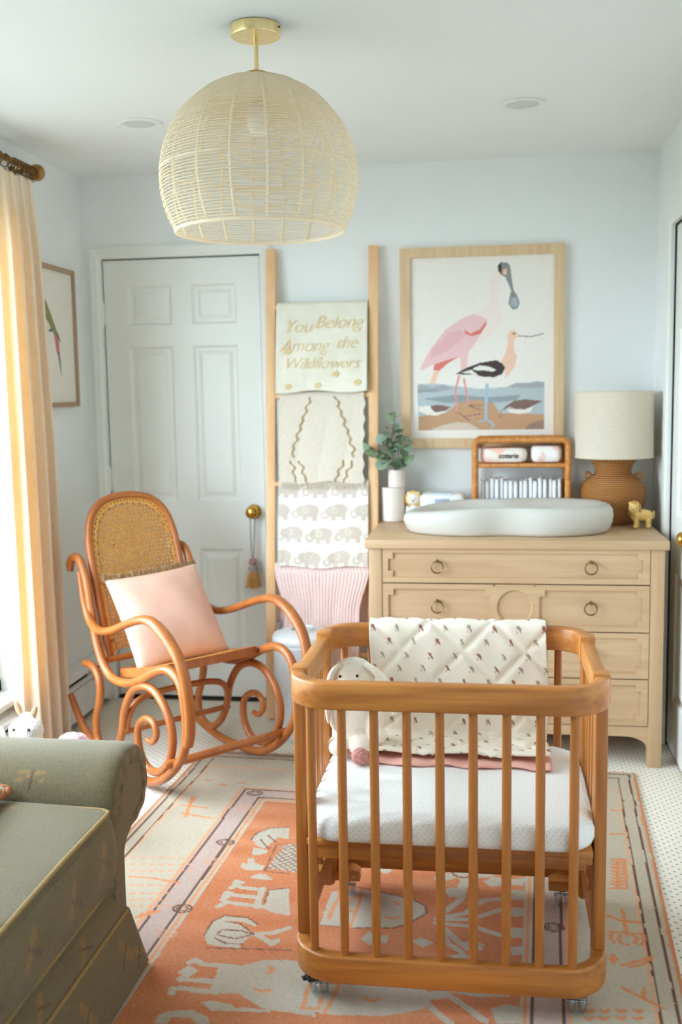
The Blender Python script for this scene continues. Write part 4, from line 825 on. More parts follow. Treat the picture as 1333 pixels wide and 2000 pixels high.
# rattan shelf organiser
m, nt, bs = nodes_of('wrapped_rattan'); RAT = m; bs.inputs['Roughness'].default_value = 0.4
v = coords(nt); wv = N(nt, 'ShaderNodeTexWave'); wv.inputs['Scale'].default_value = 70; wv.inputs['Distortion'].default_value = 1.0; nt.links.new(v, wv.inputs['Vector'])
nt.links.new(ramp2(nt, noise(nt, v, 60, 3), lin(184, 112, 44), lin(222, 152, 74)), bs.inputs['Base Color']); bump(nt, bs, wv.outputs['Fac'], 0.5, 0.002)
SX0, SX1, SYF, SYB, SZT = 1.766, 2.148, -0.215, -0.055, 1.213
t = thing('rattan_organizer', 'honey rattan two-tier shelf organizer behind the changing pad', 'organizer', ((SX0 + SX1) / 2, -0.135, TZ))
for x in (SX0, SX1):
    for y in (SYF, SYB):
        b = B(); pts = [(x, y, TZ + 0.0005), (x, y, SZT - 0.03)]; b.tube(pts, 0.013, 14); b.obj('post', RAT, t)
    b = B(); b.bb(x - 0.006, x + 0.006, SYF + .012, SYB - .012, TZ + 0.12, TZ + 0.135, 0.003); b.obj('side_bar', RAT, t)
for y in (SYF, SYB):
    dx = 0.03
    b = B(); b.tube(spline([(SX0, y, SZT - 0.032), (SX0 + .004, y, SZT - 0.012), (SX0 + .02, y, SZT - 0.001), (SX0 + .05, y, SZT), (SX1 - .05, y, SZT), (SX1 - .02, y, SZT - 0.001), (SX1 - .004, y, SZT - 0.012), (SX1, y, SZT - 0.032)], 5), 0.013, 12); b.obj('top_rail', RAT, t)
b = B(); b.bb(SX0 + .010, SX1 - .010, SYF, SYB, SZT - 0.006, SZT + 0.004, 0.003); b.obj('top_board', RAT, t)
b = B(); b.bb(SX0 + .010, SX1 - .010, SYF - .004, SYB, 1.098, 1.116, 0.005); b.obj('shelf', RAT, t)
# two packs of wipes
m, nt, bs = nodes_of('wipes_wrapper'); PACK = m; bs.inputs['Roughness'].default_value = 0.35
v = coords(nt); nt.links.new(ramp2(nt, noise(nt, v, 11, 1), lin(246, 200, 182), lin(240, 232, 222), 0.46, 0.52), bs.inputs['Base Color']); bump(nt, bs, noise(nt, v, 40, 2), 0.3, 0.004)
def soft_pack(name, x0, x1, y0, y1, z0, z1, lb, m, group):
    nu_, nv_ = 30, 24; A = np.zeros((nu_, nv_, 3)); cx, cy, cz = (x0 + x1) / 2, (y0 + y1) / 2, (z0 + z1) / 2
    for i in range(nu_):
        s = -1 + 2 * i / (nu_ - 1); k = (1 - abs(s) ** 8) ** 0.45 if abs(s) < 1 else 0.0
        for j in range(nv_):
            a = 2 * PI * j / nv_; c_, s_ = math.cos(a), math.sin(a); q = (abs(c_) ** 5 + abs(s_) ** 5) ** (-0.2)
            A[i, j] = (cx + s * (x1 - x0) / 2, cy + c_ * q * (y1 - y0) / 2 * max(k, .12), cz + s_ * q * (z1 - z0) / 2 * (k if k > .1 else .1) - (z1 - z0) / 2 * 0.0)
    b = B(); b.grid(A, cv=True); b.f.append(tuple(range(nv_ - 1, -1, -1))); b.f.append(tuple((nu_ - 1) * nv_ + j for j in range(nv_))); b.m += [0, 0]
    return set_props(b.obj(name, m, origin=(cx, cy, z0)), lb, 'wipes pack', group)
pk = soft_pack('wipes_pack', 1.786, 1.985, -0.212, -0.08, 1.1165, 1.183, 'long pale peach wipes pack with black lettering on the rattan shelf', PACK, None)
ORG[pk.name] = Vector(pk.location)
lettering('coterie', 0.030, 0, 0, None, mat('black_print', lin(70, 56, 52), 0.5), pk, 0.15, fn=lambda x, y: (1.905 + x, -0.2135 - 0.0004, 1.147 + y), bold=0.0006)
m, nt, bs = nodes_of('floral_wrapper'); PACK2 = m; bs.inputs['Roughness'].default_value = 0.35
v = coords(nt); nt.links.new(ramp2(nt, noise(nt, v, 26, 1), lin(240, 206, 196), lin(242, 238, 232), 0.40, 0.46), bs.inputs['Base Color']); bump(nt, bs, noise(nt, v, 40, 2), 0.4, 0.005)
soft_pack('wipes_pack', 1.996, 2.126, -0.212, -0.08, 1.1165, 1.190, 'short plump white wipes pack with pink blotches on the rattan shelf', PACK2, None)
# row of folded nappies
NAP = mat('white_nappy', lin(248, 248, 248), 0.85, c2=lin(242, 243, 244), nscale=60, bumps=0.3, bscale=200)
nd = 17; nap0 = None
for i in range(nd):
    x = 1.797 + i * (2.117 - 1.797) / (nd - 1); hgt = random.uniform(.176, .190)
    if nap0 is None:
        bb_ = B(); Ag = np.zeros((14, 18, 3))
        for a in range(14):
            s = a / 13; k = 1 if s < 0.9 else 0.86
            for c in range(18):
                an = 2 * PI * c / 18; se = (abs(math.cos(an)) ** 4 + abs(math.sin(an)) ** 4) ** -.25; Ag[a, c] = (math.cos(an) * se * 0.0094 * k, math.sin(an) * se * 0.048 * (0.85 + 0.15 * k), s * 0.185)
        bb_.grid(Ag, cv=True); bb_.f.append(tuple(range(17, -1, -1))); bb_.f.append(tuple(13 * 18 + c for c in range(18))); bb_.m += [0, 0]
        nap_me = bb_.mesh('diaper', [NAP], ang=180)
    o = bpy.data.objects.new('diaper', nap_me); COL.objects.link(o); o.location = (x, -0.140 + random.uniform(-.006, .006), TZ + 0.0008); o.scale = (1, 1, hgt / .185); o.rotation_euler = (0, random.uniform(-.01, .01), random.uniform(-.015, .015)); nap0 = o
    ordn = 'first second third fourth fifth sixth seventh eighth ninth tenth eleventh twelfth thirteenth fourteenth fifteenth sixteenth seventeenth'.split()[i]
    set_props(o, 'folded white diaper under the rattan shelf, ' + ordn + ' from the post nearer the vase', 'diaper', 'row of folded diapers in the organizer')

# table lamp
m, nt, bs = nodes_of('brown_wicker'); WICK = m; bs.inputs['Roughness'].default_value = 0.5
v = coords(nt); ck = N(nt, 'ShaderNodeTexChecker'); 
wv = N(nt, 'ShaderNodeTexWave'); wv.bands_direction = 'Z'; wv.inputs['Scale'].default_value = 42; wv.inputs['Distortion'].default_value = 0.6; nt.links.new(v, wv.inputs['Vector'])
nt.links.new(ramp2(nt, wv.outputs['Fac'], lin(126, 74, 32), lin(216, 150, 84), 0.1, 0.7), bs.inputs['Base Color']); bump(nt, bs, wv.outputs['Fac'], 0.9, 0.005)
LX, LY = 2.333, -0.178
t = thing('table_lamp', 'wicker urn table lamp with a linen drum shade at the end of the dresser', 'table lamp', (LX, LY, TZ))
pr = [(0.078, 0.0005), (0.088, .006), (0.104, .03), (0.122, .07), (0.1305, .105), (0.131, .135), (0.122, .165), (0.098, .190), (0.078, .203), (0.072, .215), (0.074, .232), (0.081, .248), (0.087, .258), (0.086, .264), (0.078, .264), (0.070, .255), (1e-5, .250)]
sp = spline([(r, 0, z) for r, z in pr], 6); 
NS = 168; b = B(); A = np.zeros((len(sp), NS, 3))
for i, p in enumerate(sp):
    for k in range(NS):
        a = 2 * PI * k / NS; rr = max(1e-4, p[0] * (1 + 0.014 * math.cos(a * 28 + PI * ((i // 2) % 2)))); A[i, k] = (LX + rr * math.cos(a), LY + rr * math.sin(a), TZ + p[2])
b.grid(A, cv=True); b.obj('base', WICK, t, ang=60)
b = B()
for k in range(34):
    a = 2 * PI * k / 34; b.ell((LX + .086 * math.cos(a), LY + .086 * math.sin(a), TZ + .262), (.0095, .0095, .0065), None, 8, 6)
b.obj('braided_rim', WICK, t)
for sx in (-1, 1):
    a = 0.35; ux, uy = sx * math.cos(a), -math.sin(a) * 0.6
    b = B(); b.tube(spline([(LX + ux * .088, LY + uy * .088, TZ + .198), (LX + ux * .116, LY + uy * .116, TZ + .215), (LX + ux * .120, LY + uy * .120, TZ + .194), (LX + ux * .108, LY + uy * .108, TZ + .178)], 6), 0.0055, 8); b.obj('handle', WICK, t)
b = B(); b.tube([(LX, LY, TZ + .248), (LX, LY, TZ + .31)], 0.0085, 12); b.obj('neck', mat('chrome', lin(200, 200, 200), 0.15, 1.0), t)
m, nt, bs = nodes_of('linen_shade'); LIN = m; bs.inputs['Base Color'].default_value = lin(240, 232, 216); bs.inputs['Roughness'].default_value = 0.9
tl = N(nt, 'ShaderNodeBsdfTranslucent'); tl.inputs['Color'].default_value = lin(244, 232, 208); mx = N(nt, 'ShaderNodeMixShader'); mx.inputs[0].default_value = 0.3
v = coords(nt, (1, 1, 8)); nt.links.new(ramp2(nt, noise(nt, v, 60, 3), lin(230, 220, 202), lin(243, 236, 222)), bs.inputs['Base Color'])
nt.links.new(bs.outputs[0], mx.inputs[1]); nt.links.new(tl.outputs[0], mx.inputs[2]); nt.links.new(mx.outputs[0], nt.nodes['Material Output'].inputs['Surface'])
b = B(); SB, STp = 1.139, 1.406; b.lathe([(0.1605, SB), (0.1570, STp)], (LX, LY, 0), 64); b.f = b.f[:-2]; b.m = b.m[:-2]; b.lathe([(0.1590, SB), (0.1555, STp)], (LX, LY, 0), 64); b.f = b.f[:-2]; b.m = b.m[:-2]; b.obj('shade', LIN, t)
for zz, rr in ((SB, .1600), (STp, .1565)):
    b = B(); b.tube(circle((LX, LY, zz), rr, 64), 0.0024, 6, closed=True); b.obj('shade_rim', LIN, t)
b = B()
for k in range(3): a = 2 * PI * k / 3; b.tube([(LX, LY, TZ + .30), (LX + .1555 * math.cos(a), LY + .1555 * math.sin(a), STp - .003)], 0.0018, 6)
b.obj('spider', BRASS, t)

# lion figurine
LIO = mat('yellow_rubber', lin(242, 208, 132), 0.5, c2=lin(232, 192, 112), nscale=30); LMA = mat('tan_mane', lin(216, 160, 84), 0.6, c2=lin(196, 138, 66), nscale=60, bumps=0.5, bscale=180, bdist=0.004)
ox, oy = 2.418, -0.335
t = thing('lion_figurine', 'small yellow rubber lion figurine standing by the wicker lamp', 'figurine', (ox, oy, TZ))
q = lambda x, y, z: (ox + x, oy + y, TZ + z)
blob('body', [(q(.016, .004, .052), (.036, .022, .024)), (q(.036, .006, .046), (.018, .019, .026)), (q(-.012, -.004, .052), (.020, .020, .028)), (q(-.014, -.020, .020), (.0095, .010, .022)), (q(-.004, .012, .020), (.0095, .010, .022)), (q(.036, -.008, .020), (.0095, .010, .022)), (q(.042, .016, .020), (.0095, .010, .022)),
     (q(-.016, -.023, .007), (.0105, .013, .007)), (q(-.006, .009, .007), (.0105, .013, .007)), (q(.035, -.011, .007), (.0105, .013, .007)), (q(.041, .013, .007), (.0105, .013, .007)), (q(-.022, -.014, .080), (.020, .019, .021)), (q(-.026, -.032, .075), (.011, .010, .010)), (q(-.036, -.010, .099), (.007, .005, .008)), (q(-.008, -.008, .100), (.007, .005, .008)), (q(.058, .012, .052), (.006, .006, .018))], LIO, t, 0.0024)
blob('mane', [(q(-.016, .000, .080), (.025, .010, .028)), (q(-.002, -.004, .072), (.011, .014, .026)), (q(-.034, -.004, .070), (.009, .012, .022)), (q(-.016, -.006, .052), (.014, .018, .012)), (q(-.020, -.006, .103), (.016, .010, .008))], LMA, t, 0.0026, 0.0012)
b = B()
for dx in (-.031, -.014): b.ell(q(dx, -.0325, .0845), (.0022, .0015, .0022), None, 8, 5)
b.ell(q(-.026, -.0425, .078), (.0038, .002, .0026), None, 8, 5); b.obj('face', INK, t)

# ================================================================== DOOR TASSEL
t = thing('door_tassel', 'beaded cord with a mustard fringe tassel hanging from the brass knob of the panel door', 'tassel', (0.762, -0.030, 0.54))
CORD = mat('twisted_grey_cord', lin(190, 182, 178), 0.9, c2=lin(120, 108, 112), nscale=160)
b = B()
for sx in (-1, 1): b.tube(spline([(0.765 + sx * .012, -0.026, 0.888), (0.765 + sx * .010, -0.028, 0.865), (0.763 + sx * .008, -0.030, 0.78), (0.762 + sx * .004, -0.031, 0.69), (0.762, -0.031, 0.675)], 5), 0.0030, 7)
b.tube(spline([(0.765 - .012, -0.026, 0.888), (0.765, -0.026, 0.905), (0.765 + .012, -0.026, 0.888)], 5), 0.0030, 7); b.obj('cord', CORD, t)
b = B(); b.ell((0.762, -0.032, 0.662), (.020, .018, .020)); b.obj('bead', mat('mauve_bead', lin(186, 148, 148), 0.6, c2=lin(160, 118, 124), nscale=90), t)
b = B(); b.lathe([(0.012, .648), (0.019, .644), (0.021, .632), (0.022, .622), (0.018, .618)], (0.762, -0.032, 0), 20); b.obj('band', mat('grey_stripe', lin(108, 108, 112), 0.9, c2=lin(206, 200, 190), nscale=120), t)
MUS = mat('mustard_fringe', lin(222, 176, 106), 0.9, c2=lin(196, 146, 82), nscale=70)
b = B()
for k in range(26):
    a = 2 * PI * k / 26; r0_ = 0.015 if k % 2 else 0.008; r1_ = 0.031 if k % 2 else 0.016
    b.tube([(0.762 + r0_ * math.cos(a), -0.032 + r0_ * math.sin(a) * .8, .622), (0.762 + r1_ * .8 * math.cos(a), -0.034 + r1_ * .6 * math.sin(a), .585), (0.762 + r1_ * math.cos(a), -0.034 + r1_ * .7 * math.sin(a), .545 + random.uniform(-.004, .004))], 0.0046, 5)
f_ = b.obj('fringe', MUS, t); f_['kind'] = 'stuff'

# ================================================================== ROCKING CHAIR
BENT = wood('bent_beech', lin(186, 112, 54), lin(154, 84, 36), 2, 0.32, 10, (0.3, 0.7), 0.6)
CF = Vector((.75, -.66, 0)).normalized(); CLt = Vector((-CF.y, CF.x, 0)); CO = Vector((.783, -.933, 0))
def ch(s, l, z): return CO + CF * s + CLt * l + Vector((0, 0, z + 0.009))
t = thing('rocking_chair', 'curly bentwood rocking chair with cane back and looping scroll sides', 'rocking chair', CO); RC = t
MAIN = [(-.588, .728), (-.582, .760), (-.552, .786), (-.512, .785), (-.480, .757), (-.447, .69), (-.421, .585), (-.39, .483), (-.341, .400), (-.27, .358), (-.16, .36), (-.054, .396), (.047, .444), (.125, .468), (.185, .458), (.224, .42), (.243, .345), (.246, .271), (.222, .195), (.158, .120), (.075, .06), (-.01, .026), (-.13, .0165), (-.27, .018), (-.40, .045), (-.50, .085), (-.575, .145), (-.635, .215)]
SCR = [(-.50, .372), (-.44, .373), (-.395, .345), (-.378, .30), (-.392, .235), (-.424, .16), (-.42, .088), (-.37, .052), (-.312, .056), (-.250, .105), (-.214, .17), (-.188, .255), (-.13, .333), (-.05, .372), (.03, .372), (.098, .333), (.138, .275), (.148, .215), (.128, .150), (.075, .093), (.01, .069), (-.05, .079), (-.088, .122), (-.098, .18), (-.082, .225), (-.03, .257), (.022, .25), (.038, .212), (.008, .178), (-.028, .178)]
ARM = [(-.493, .735), (-.470, .675), (-.440, .610), (-.390, .555), (-.310, .536), (-.205, .557), (-.09, .598), (.0, .627), (.075, .638), (.14, .622), (.203, .585), (.258, .530), (.287, .455), (.294, .370), (.283, .295), (.262, .232)]
for sd in (-1, 1):
    l = sd * .237
    p = spline(MAIN, 7); n = len(p); b = B(); rad = [0.0165] * n
    for i in range(6): rad[i] = 0.0125 + 0.0006 * i
    rad = [r * (1 if i < n - 14 else 1 - 0.25 * (i - (n - 14)) / 14) for i, r in enumerate(rad)]
    b.tube([ch(q[0], l, q[1]) for q in p], rad, 12, upv=CLt); b.obj('side_frame', BENT, t, ang=60)
    p = spline(SCR, 7); n = len(p); b = B(); rad = [0.0150 - 0.0045 * max(0, (i - n * .72) / (n * .28)) for i in range(n)]
    b.tube([ch(q[0], l - sd * .002, q[1]) for q in p], rad, 12, upv=CLt); b.obj('scroll', BENT, t, ang=60)
    p = spline(ARM, 7); n = len(p); b = B(); rad = [0.011 + 0.0065 * min(1, i / 25) + 0.0035 * math.exp(-((i - n * .62) / 14) ** 2) for i in range(n)]
    b.tube([ch(q[0], l + sd * (.006 + .034 * math.sin(PI * min(1, i / n * 1.05)) * (i / n) ** .3), q[1]) for i, q in enumerate(p)], rad, 12, upv=CLt, flat=(1.1, 0.86)); b.obj('arm', BENT, t, ang=60)
def sz(z): return -.46 - .286 * (z - .69)
hoop = [(-.190, .395), (-.193, .52), (-.195, .66), (-.196, .78), (-.190, .865), (-.166, .940), (-.118, .990), (-.055, 1.010), (0, 1.014), (.055, 1.010), (.118, .990), (.166, .940), (.190, .865), (.196, .78), (.195, .66), (.193, .52), (.190, .395)]
hp = spline(hoop, 7)
b = B(); b.tube([ch(sz(z), l, z) for l, z in hp], 0.0150, 12, flat=(1.0, 0.95)); b.obj('back_hoop', BENT, t, ang=60)
# flat cane rim with drilled holes suggestion, then the cane weave
CANE = mat('golden_cane', lin(228, 168, 84), 0.45, c2=lin(206, 144, 64), nscale=70)
rim_o = [(l * 0.965, .40 + (z - .40) * 0.985) for l, z in hp]; rim_i = [(l * 0.85, .42 + (z - .42) * 0.945 if z > .45 else z + 0.03) for l, z in hp]
Aa = np.array([[ch(sz(z) + d, l, z)[:] for l, z in R_] for R_, d in ((rim_o, .004), (rim_i, .004), (rim_i, -.006), (rim_o, -.006))]); b = B(); b.grid(Aa, cu=True); b.obj('cane_rim', CANE, t, ang=30)
HOLE = mat('cane_hole', lin(74, 44, 18), 0.8)
hb = B(); hs = hp[16:-16:2]
for k, (l, z) in enumerate(hs):
    for f1_, f2_ in ((0.90, 0.967), (0.845, 0.945)):
        c = ch(sz(.42 + (z - .42) * f2_) + .0046, l * f1_, .42 + (z - .42) * f2_)
        if f1_ < .9 and k % 2: continue
        hb.lathe([(0.0030, 0), (0.0030, 0.0006), (1e-5, 0.0008)], c, 7, CF.to_track_quat('Z', 'Y').to_matrix())
h_ = hb.obj('peg_hole', HOLE, t, smooth=False); h_['kind'] = 'stuff'
ri = np.array(rim_i)
def half_w(z):
    k = [(abs(l), zz) for l, zz in rim_i if abs(zz - z) < 0.02]; return max(q[0] for q in k) if k else 0.0
b = B(); ztop = max(z for _, z in rim_i)
zz = 0.44
while zz < ztop - .004:
    w_ = half_w(zz)
    for d in (0, .0040): b.tube([ch(sz(zz + d) - .001, -w_ - .004, zz + d), ch(sz(zz + d) - .001, w_ + .004, zz + d)], 0.0019, 4, caps=False)
    zz += 0.0150
x = -.156
while x <= .157:
    top = max([z for l, z in rim_i if abs(l - x) < .013] or [.5])
    for d in (0, .0040): b.tube([ch(sz(.43) - .0022, x + d, .43), ch(sz(top + .003) - .0022, x + d, top + .003)], 0.0019, 4, caps=False)
    x += 0.0150
for sgn in (-1, 1):
    q = -.60
    while q < .80:
        pts = []
        for zz in np.linspace(.43, ztop, 40):
            x = sgn * (q + (zz - .43) - .25) 
            if abs(x) < half_w(zz) + .003: pts.append(ch(sz(zz), x, zz))
        if len(pts) > 2: b.tube([pts[0], pts[-1]], 0.0012, 4, caps=False)
        q += 0.0212
w = b.obj('cane_weave', CANE, t, ang=180); w['kind'] = 'stuff'
# seat: frame and cane panel
def seat_pt(s, l, d=0): return ch(s, l, .452 + (s - .035) * .235 + d)
outl = [(.040, -.205), (.046, -.1), (.048, 0), (.046, .1), (.040, .205), (.0, .216), (-.10, .214), (-.22, .205), (-.31, .185), (-.345, .14), (-.352, 0), (-.345, -.14), (-.31, -.185), (-.22, -.205), (-.10, -.214), (.0, -.216)]
so = spline(outl, 4, True); b = B(); R4 = []
for (f, d) in ((1.0, .006), (1.0, -.028), (.80, -.028), (.80, .004)): R4.append([seat_pt(-.15 + (q[0] + .15) * f, q[1] * f, d)[:] for q in so])
b.grid(np.array(R4), True, True); b.obj('seat_frame', BENT, t, ang=30)
b = B(); R2 = [[seat_pt(-.15 + (q[0] + .15) * f, q[1] * f, d)[:] for q in so] for f, d in ((.82, .001), (.4, .0), (.01, -.001))]; b.grid(np.array(R2), False, True); b.obj('cane_seat', CANE, t, ang=60)
# bow brace, stretchers
b = B(); b.tube(spline([ch(-.207, -.222, .165), ch(-.195, -.215, .225), ch(-.183, -.185, .275), ch(-.18, -.12, .294), ch(-.178, 0, .297), ch(-.172, .12, .294), ch(-.166, .185, .275), ch(-.175, .215, .225), ch(-.20, .222, .165)], 6), 0.0125, 10); b.obj('bow_brace', BENT, t, ang=60)
b = B(); b.tube([ch(.157, -.275, .142), ch(.157, -.262, .142), ch(.157, .262, .142), ch(.157, .275, .142)], [.009, .0155, .0155, .009], 12); b.obj('stretcher', BENT, t, ang=60)
b = B(); b.tube([ch(-.212, -.245, .160), ch(-.212, .245, .160)], .0115, 12); b.obj('stretcher', BENT, t, ang=60)
b = B(); b.tube([ch(-.360, -.235, .405), ch(-.360, .235, .405)], .0125, 12); b.obj('stretcher', BENT, t, ang=60)

# ================================================================== CUSHIONS
def pillow(c, ux, uy, uz, w, h, th, n=44, pinch=0.07, sag=0.0, seed=0):
    """closed soft cushion; ux, uy in its face, uz through it"""
    A = []; rr = np.random.default_rng(seed); k1, k2 = rr.random(2) * 6
    for side in (1, -1):
        G = np.zeros((n, n, 3))
        for i in range(n):
            u = -1 + 2 * i / (n - 1)
            for j in range(n):
                v = -1 + 2 * j / (n - 1)
                x = w / 2 * u * (1 - pinch * (1 - v * v) * abs(u)); y = h / 2 * v * (1 - pinch * (1 - u * u) * abs(v))
                d = th / 2 * (max(0, 1 - u * u) ** .42) * (max(0, 1 - v * v) ** .42)
                d += 0.004 * math.sin(5 * u + k1 + 3 * v) * (1 - u * u) * (1 - v * v)
                p = Vector(c) + ux * x + uy * y + uz * (d * side); G[i, j] = p[:]
        A.append(G)
    return A
PEACH = mat('blush_linen', lin(230, 186, 166), 0.9, c2=lin(222, 174, 152), nscale=12, bumps=0.3, bscale=380, bdist=0.0015)
bs_, bz_ = -.165, .395; ts_, tz_ = -.395, .705
uy = (CF * (ts_ - bs_) + Vector((0, 0, tz_ - bz_))).normalized(); ux = (CLt * 1.0 + uy * 0.045).normalized(); uz = ux.cross(uy).normalized()
pc = ch((bs_ + ts_) / 2 + .03, 0.0, (bz_ + tz_) / 2 + .012)
t = thing('throw_cushion', 'square blush pink cushion with a brown frayed edge on the rocking chair', 'cushion', pc)
A = pillow(pc, ux, uy, uz, .415, .400, .135, seed=4); b = B(); b.grid(A[0]); b.grid(A[1][::-1]); b.obj('cover', PEACH, t, ang=180)
FRAY = mat('brown_fray', lin(176, 142, 102), 0.95, c2=lin(136, 102, 68), nscale=120)
b = B(); G = A[0]
for i in range(0, 44):
    for q in range(6):
        p = Vector(G[i, 43]) + ux * random.uniform(-.005, .005); b.tube([p - uy * .004, p + uy * random.uniform(.016, .026) + uz * random.uniform(-.008, .010)], [.0032, .0016], 4, caps=False)
f_ = b.obj('frayed_edge', FRAY, t); f_['kind'] = 'stuff'

# ================================================================== CRIB
CW_X = wood('crib_pine_long', lin(200, 130, 60), lin(158, 92, 36), 0, 0.38, 13, (0.36, 0.62), 1.4)
CW_Z = wood('crib_pine_upright', lin(198, 130, 62), lin(158, 92, 36), 2, 0.38, 16, (0.34, 0.66), 1.0)
CW_Y = wood('crib_pine_cross', lin(204, 138, 70), lin(172, 106, 46), 1, 0.38, 13, (0.3, 0.72), 1.0)
KX0, KX1, KYF, KYB = 1.372, 2.098, -2.345, -1.725
t = thing('mini_crib', 'small rounded pine crib on clear casters with slim spindles', 'crib', ((KX0 + KX1) / 2, (KYF + KYB) / 2, 0)); CR = t
RC_ = 0.105
def upath(yf, ye, sgn, inset=0.0, n=10):
    """U in plan, open side at ye"""
    x0, x1, y = KX0 + inset, KX1 - inset, yf - sgn * -inset; r = RC_ - inset
    P = [(x0, ye)] + [(x0 + r - r * math.cos(a), y + sgn * (r - r * math.sin(a))) for a in np.linspace(0, PI / 2, n)]
    P += [(x1 - r + r * math.sin(a), y + sgn * (r - r * math.cos(a))) for a in np.linspace(0, PI / 2, n)] + [(x1, ye)]
    return P
def sweep(P, w, z0, z1, bev, bd):
    n = len(P); sec = []
    for (cx, cz, a0) in ((w / 2 - bev, z1 - bev, 0), (-w / 2 + bev, z1 - bev, 90), (-w / 2 + bev, z0 + bev, 180), (w / 2 - bev, z0 + bev, 270)):
        for k in range(3): a = math.radians(a0 + 45 * k); sec.append((cx + bev * math.cos(a), cz + bev * math.sin(a)))
    A = np.zeros((n, len(sec), 3))
    for i in range(n):
        a = Vector(P[max(0, i - 1)]); c = Vector(P[min(n - 1, i + 1)]); tg = (c - a).normalized(); nr = Vector((-tg.y, tg.x))
        for k, (o, z) in enumerate(sec): A[i, k] = (P[i][0] + nr.x * o, P[i][1] + nr.y * o, z)
    bd.grid(A, cv=True); m_ = len(sec); q = len(bd.v) - n * m_
    bd.f.append(tuple(q + k for k in range(m_ - 1, -1, -1))); bd.f.append(tuple(q + (n - 1) * m_ + k for k in range(m_))); bd.m += [0, 0]; return bd
HW = 0.0165
YJF, YJB = -2.215, -1.862
for nm, z0_, z1_ in (('top_rail', .714, .778), ('base_rail', .064, .131)):
    for yf_, ye, sg in ((KYF, YJF, 1), (KYB, YJB, -1)):
        b = B(); sweep(upath(yf_, ye, sg, HW), 2 * HW, z0_, z1_, 0.006, b); b.obj(nm, CW_X, t, ang=50)
# side panels with straight rails, caps, posts and slats
for x, xo in ((KX0 + HW, -1), (KX1 - HW, 1)):
    b = B(); b.bb(x - HW, x + HW, YJF + .002, YJB - .002, .716, .772, .005); b.obj('side_rail', CW_Y, t)
    b = B(); b.bb(x - .012, x + .012, YJF + .002, YJB - .002, .132, .196, .004); b.obj('side_rail', CW_Y, t)
    for yj in (YJF, YJB):
        b = B(); b.bb(x - HW - .0035, x + HW + .0035, yj - .022, yj + .022, .712, .7825, .004); b.obj('corner_cap', CW_Y, t)
        sg = -1 if yj == YJF else 1
        b = B(); b.bb(x - .014, x + .014, yj + sg * .003, yj + sg * .034, .131, .714, .004); b.obj('post', CW_Z, t)
        b = B(); b.bb(x - .014, x + .014, yj - sg * .032, yj - sg * .0035, .075, .714, .004); b.obj('post', CW_Z, t)
    for k in range(4):
        yy = YJF + .075 + k * (YJB - YJF - .15) / 3
        b = B(); b.bb(x - .008, x + .008, yy - .013, yy + .013, .194, .718, .005); b.obj('slat', CW_Z, t)
def rail_y(x, yf_, sg):
    r = RC_ - HW; xa, xb = KX0 + HW + r, KX1 - HW - r; y = yf_ + sg * HW
    d = max(0, xa - x, x - xb); return y + sg * (r - math.sqrt(max(0, r * r - d * d)))
SPX = [1.427 + i * 0.0736 for i in range(9)]
sp0 = None
for yf_, sg in ((KYF, 1), (KYB, -1)):
    for x in SPX:
        y = rail_y(x, yf_, sg)
        if sp0 is None:
            b = B(); b.tube([(x, y, .127), (x, y, .30), (x, y, .55), (x, y, .718)], [.0100, .0108, .0108, .0100], 14); sp0 = b.obj('spindle', CW_Z, t, ang=60); sx0, sy0 = x, y
        else: share(sp0, 'spindle', t, (x - sx0, y - sy0, 0))
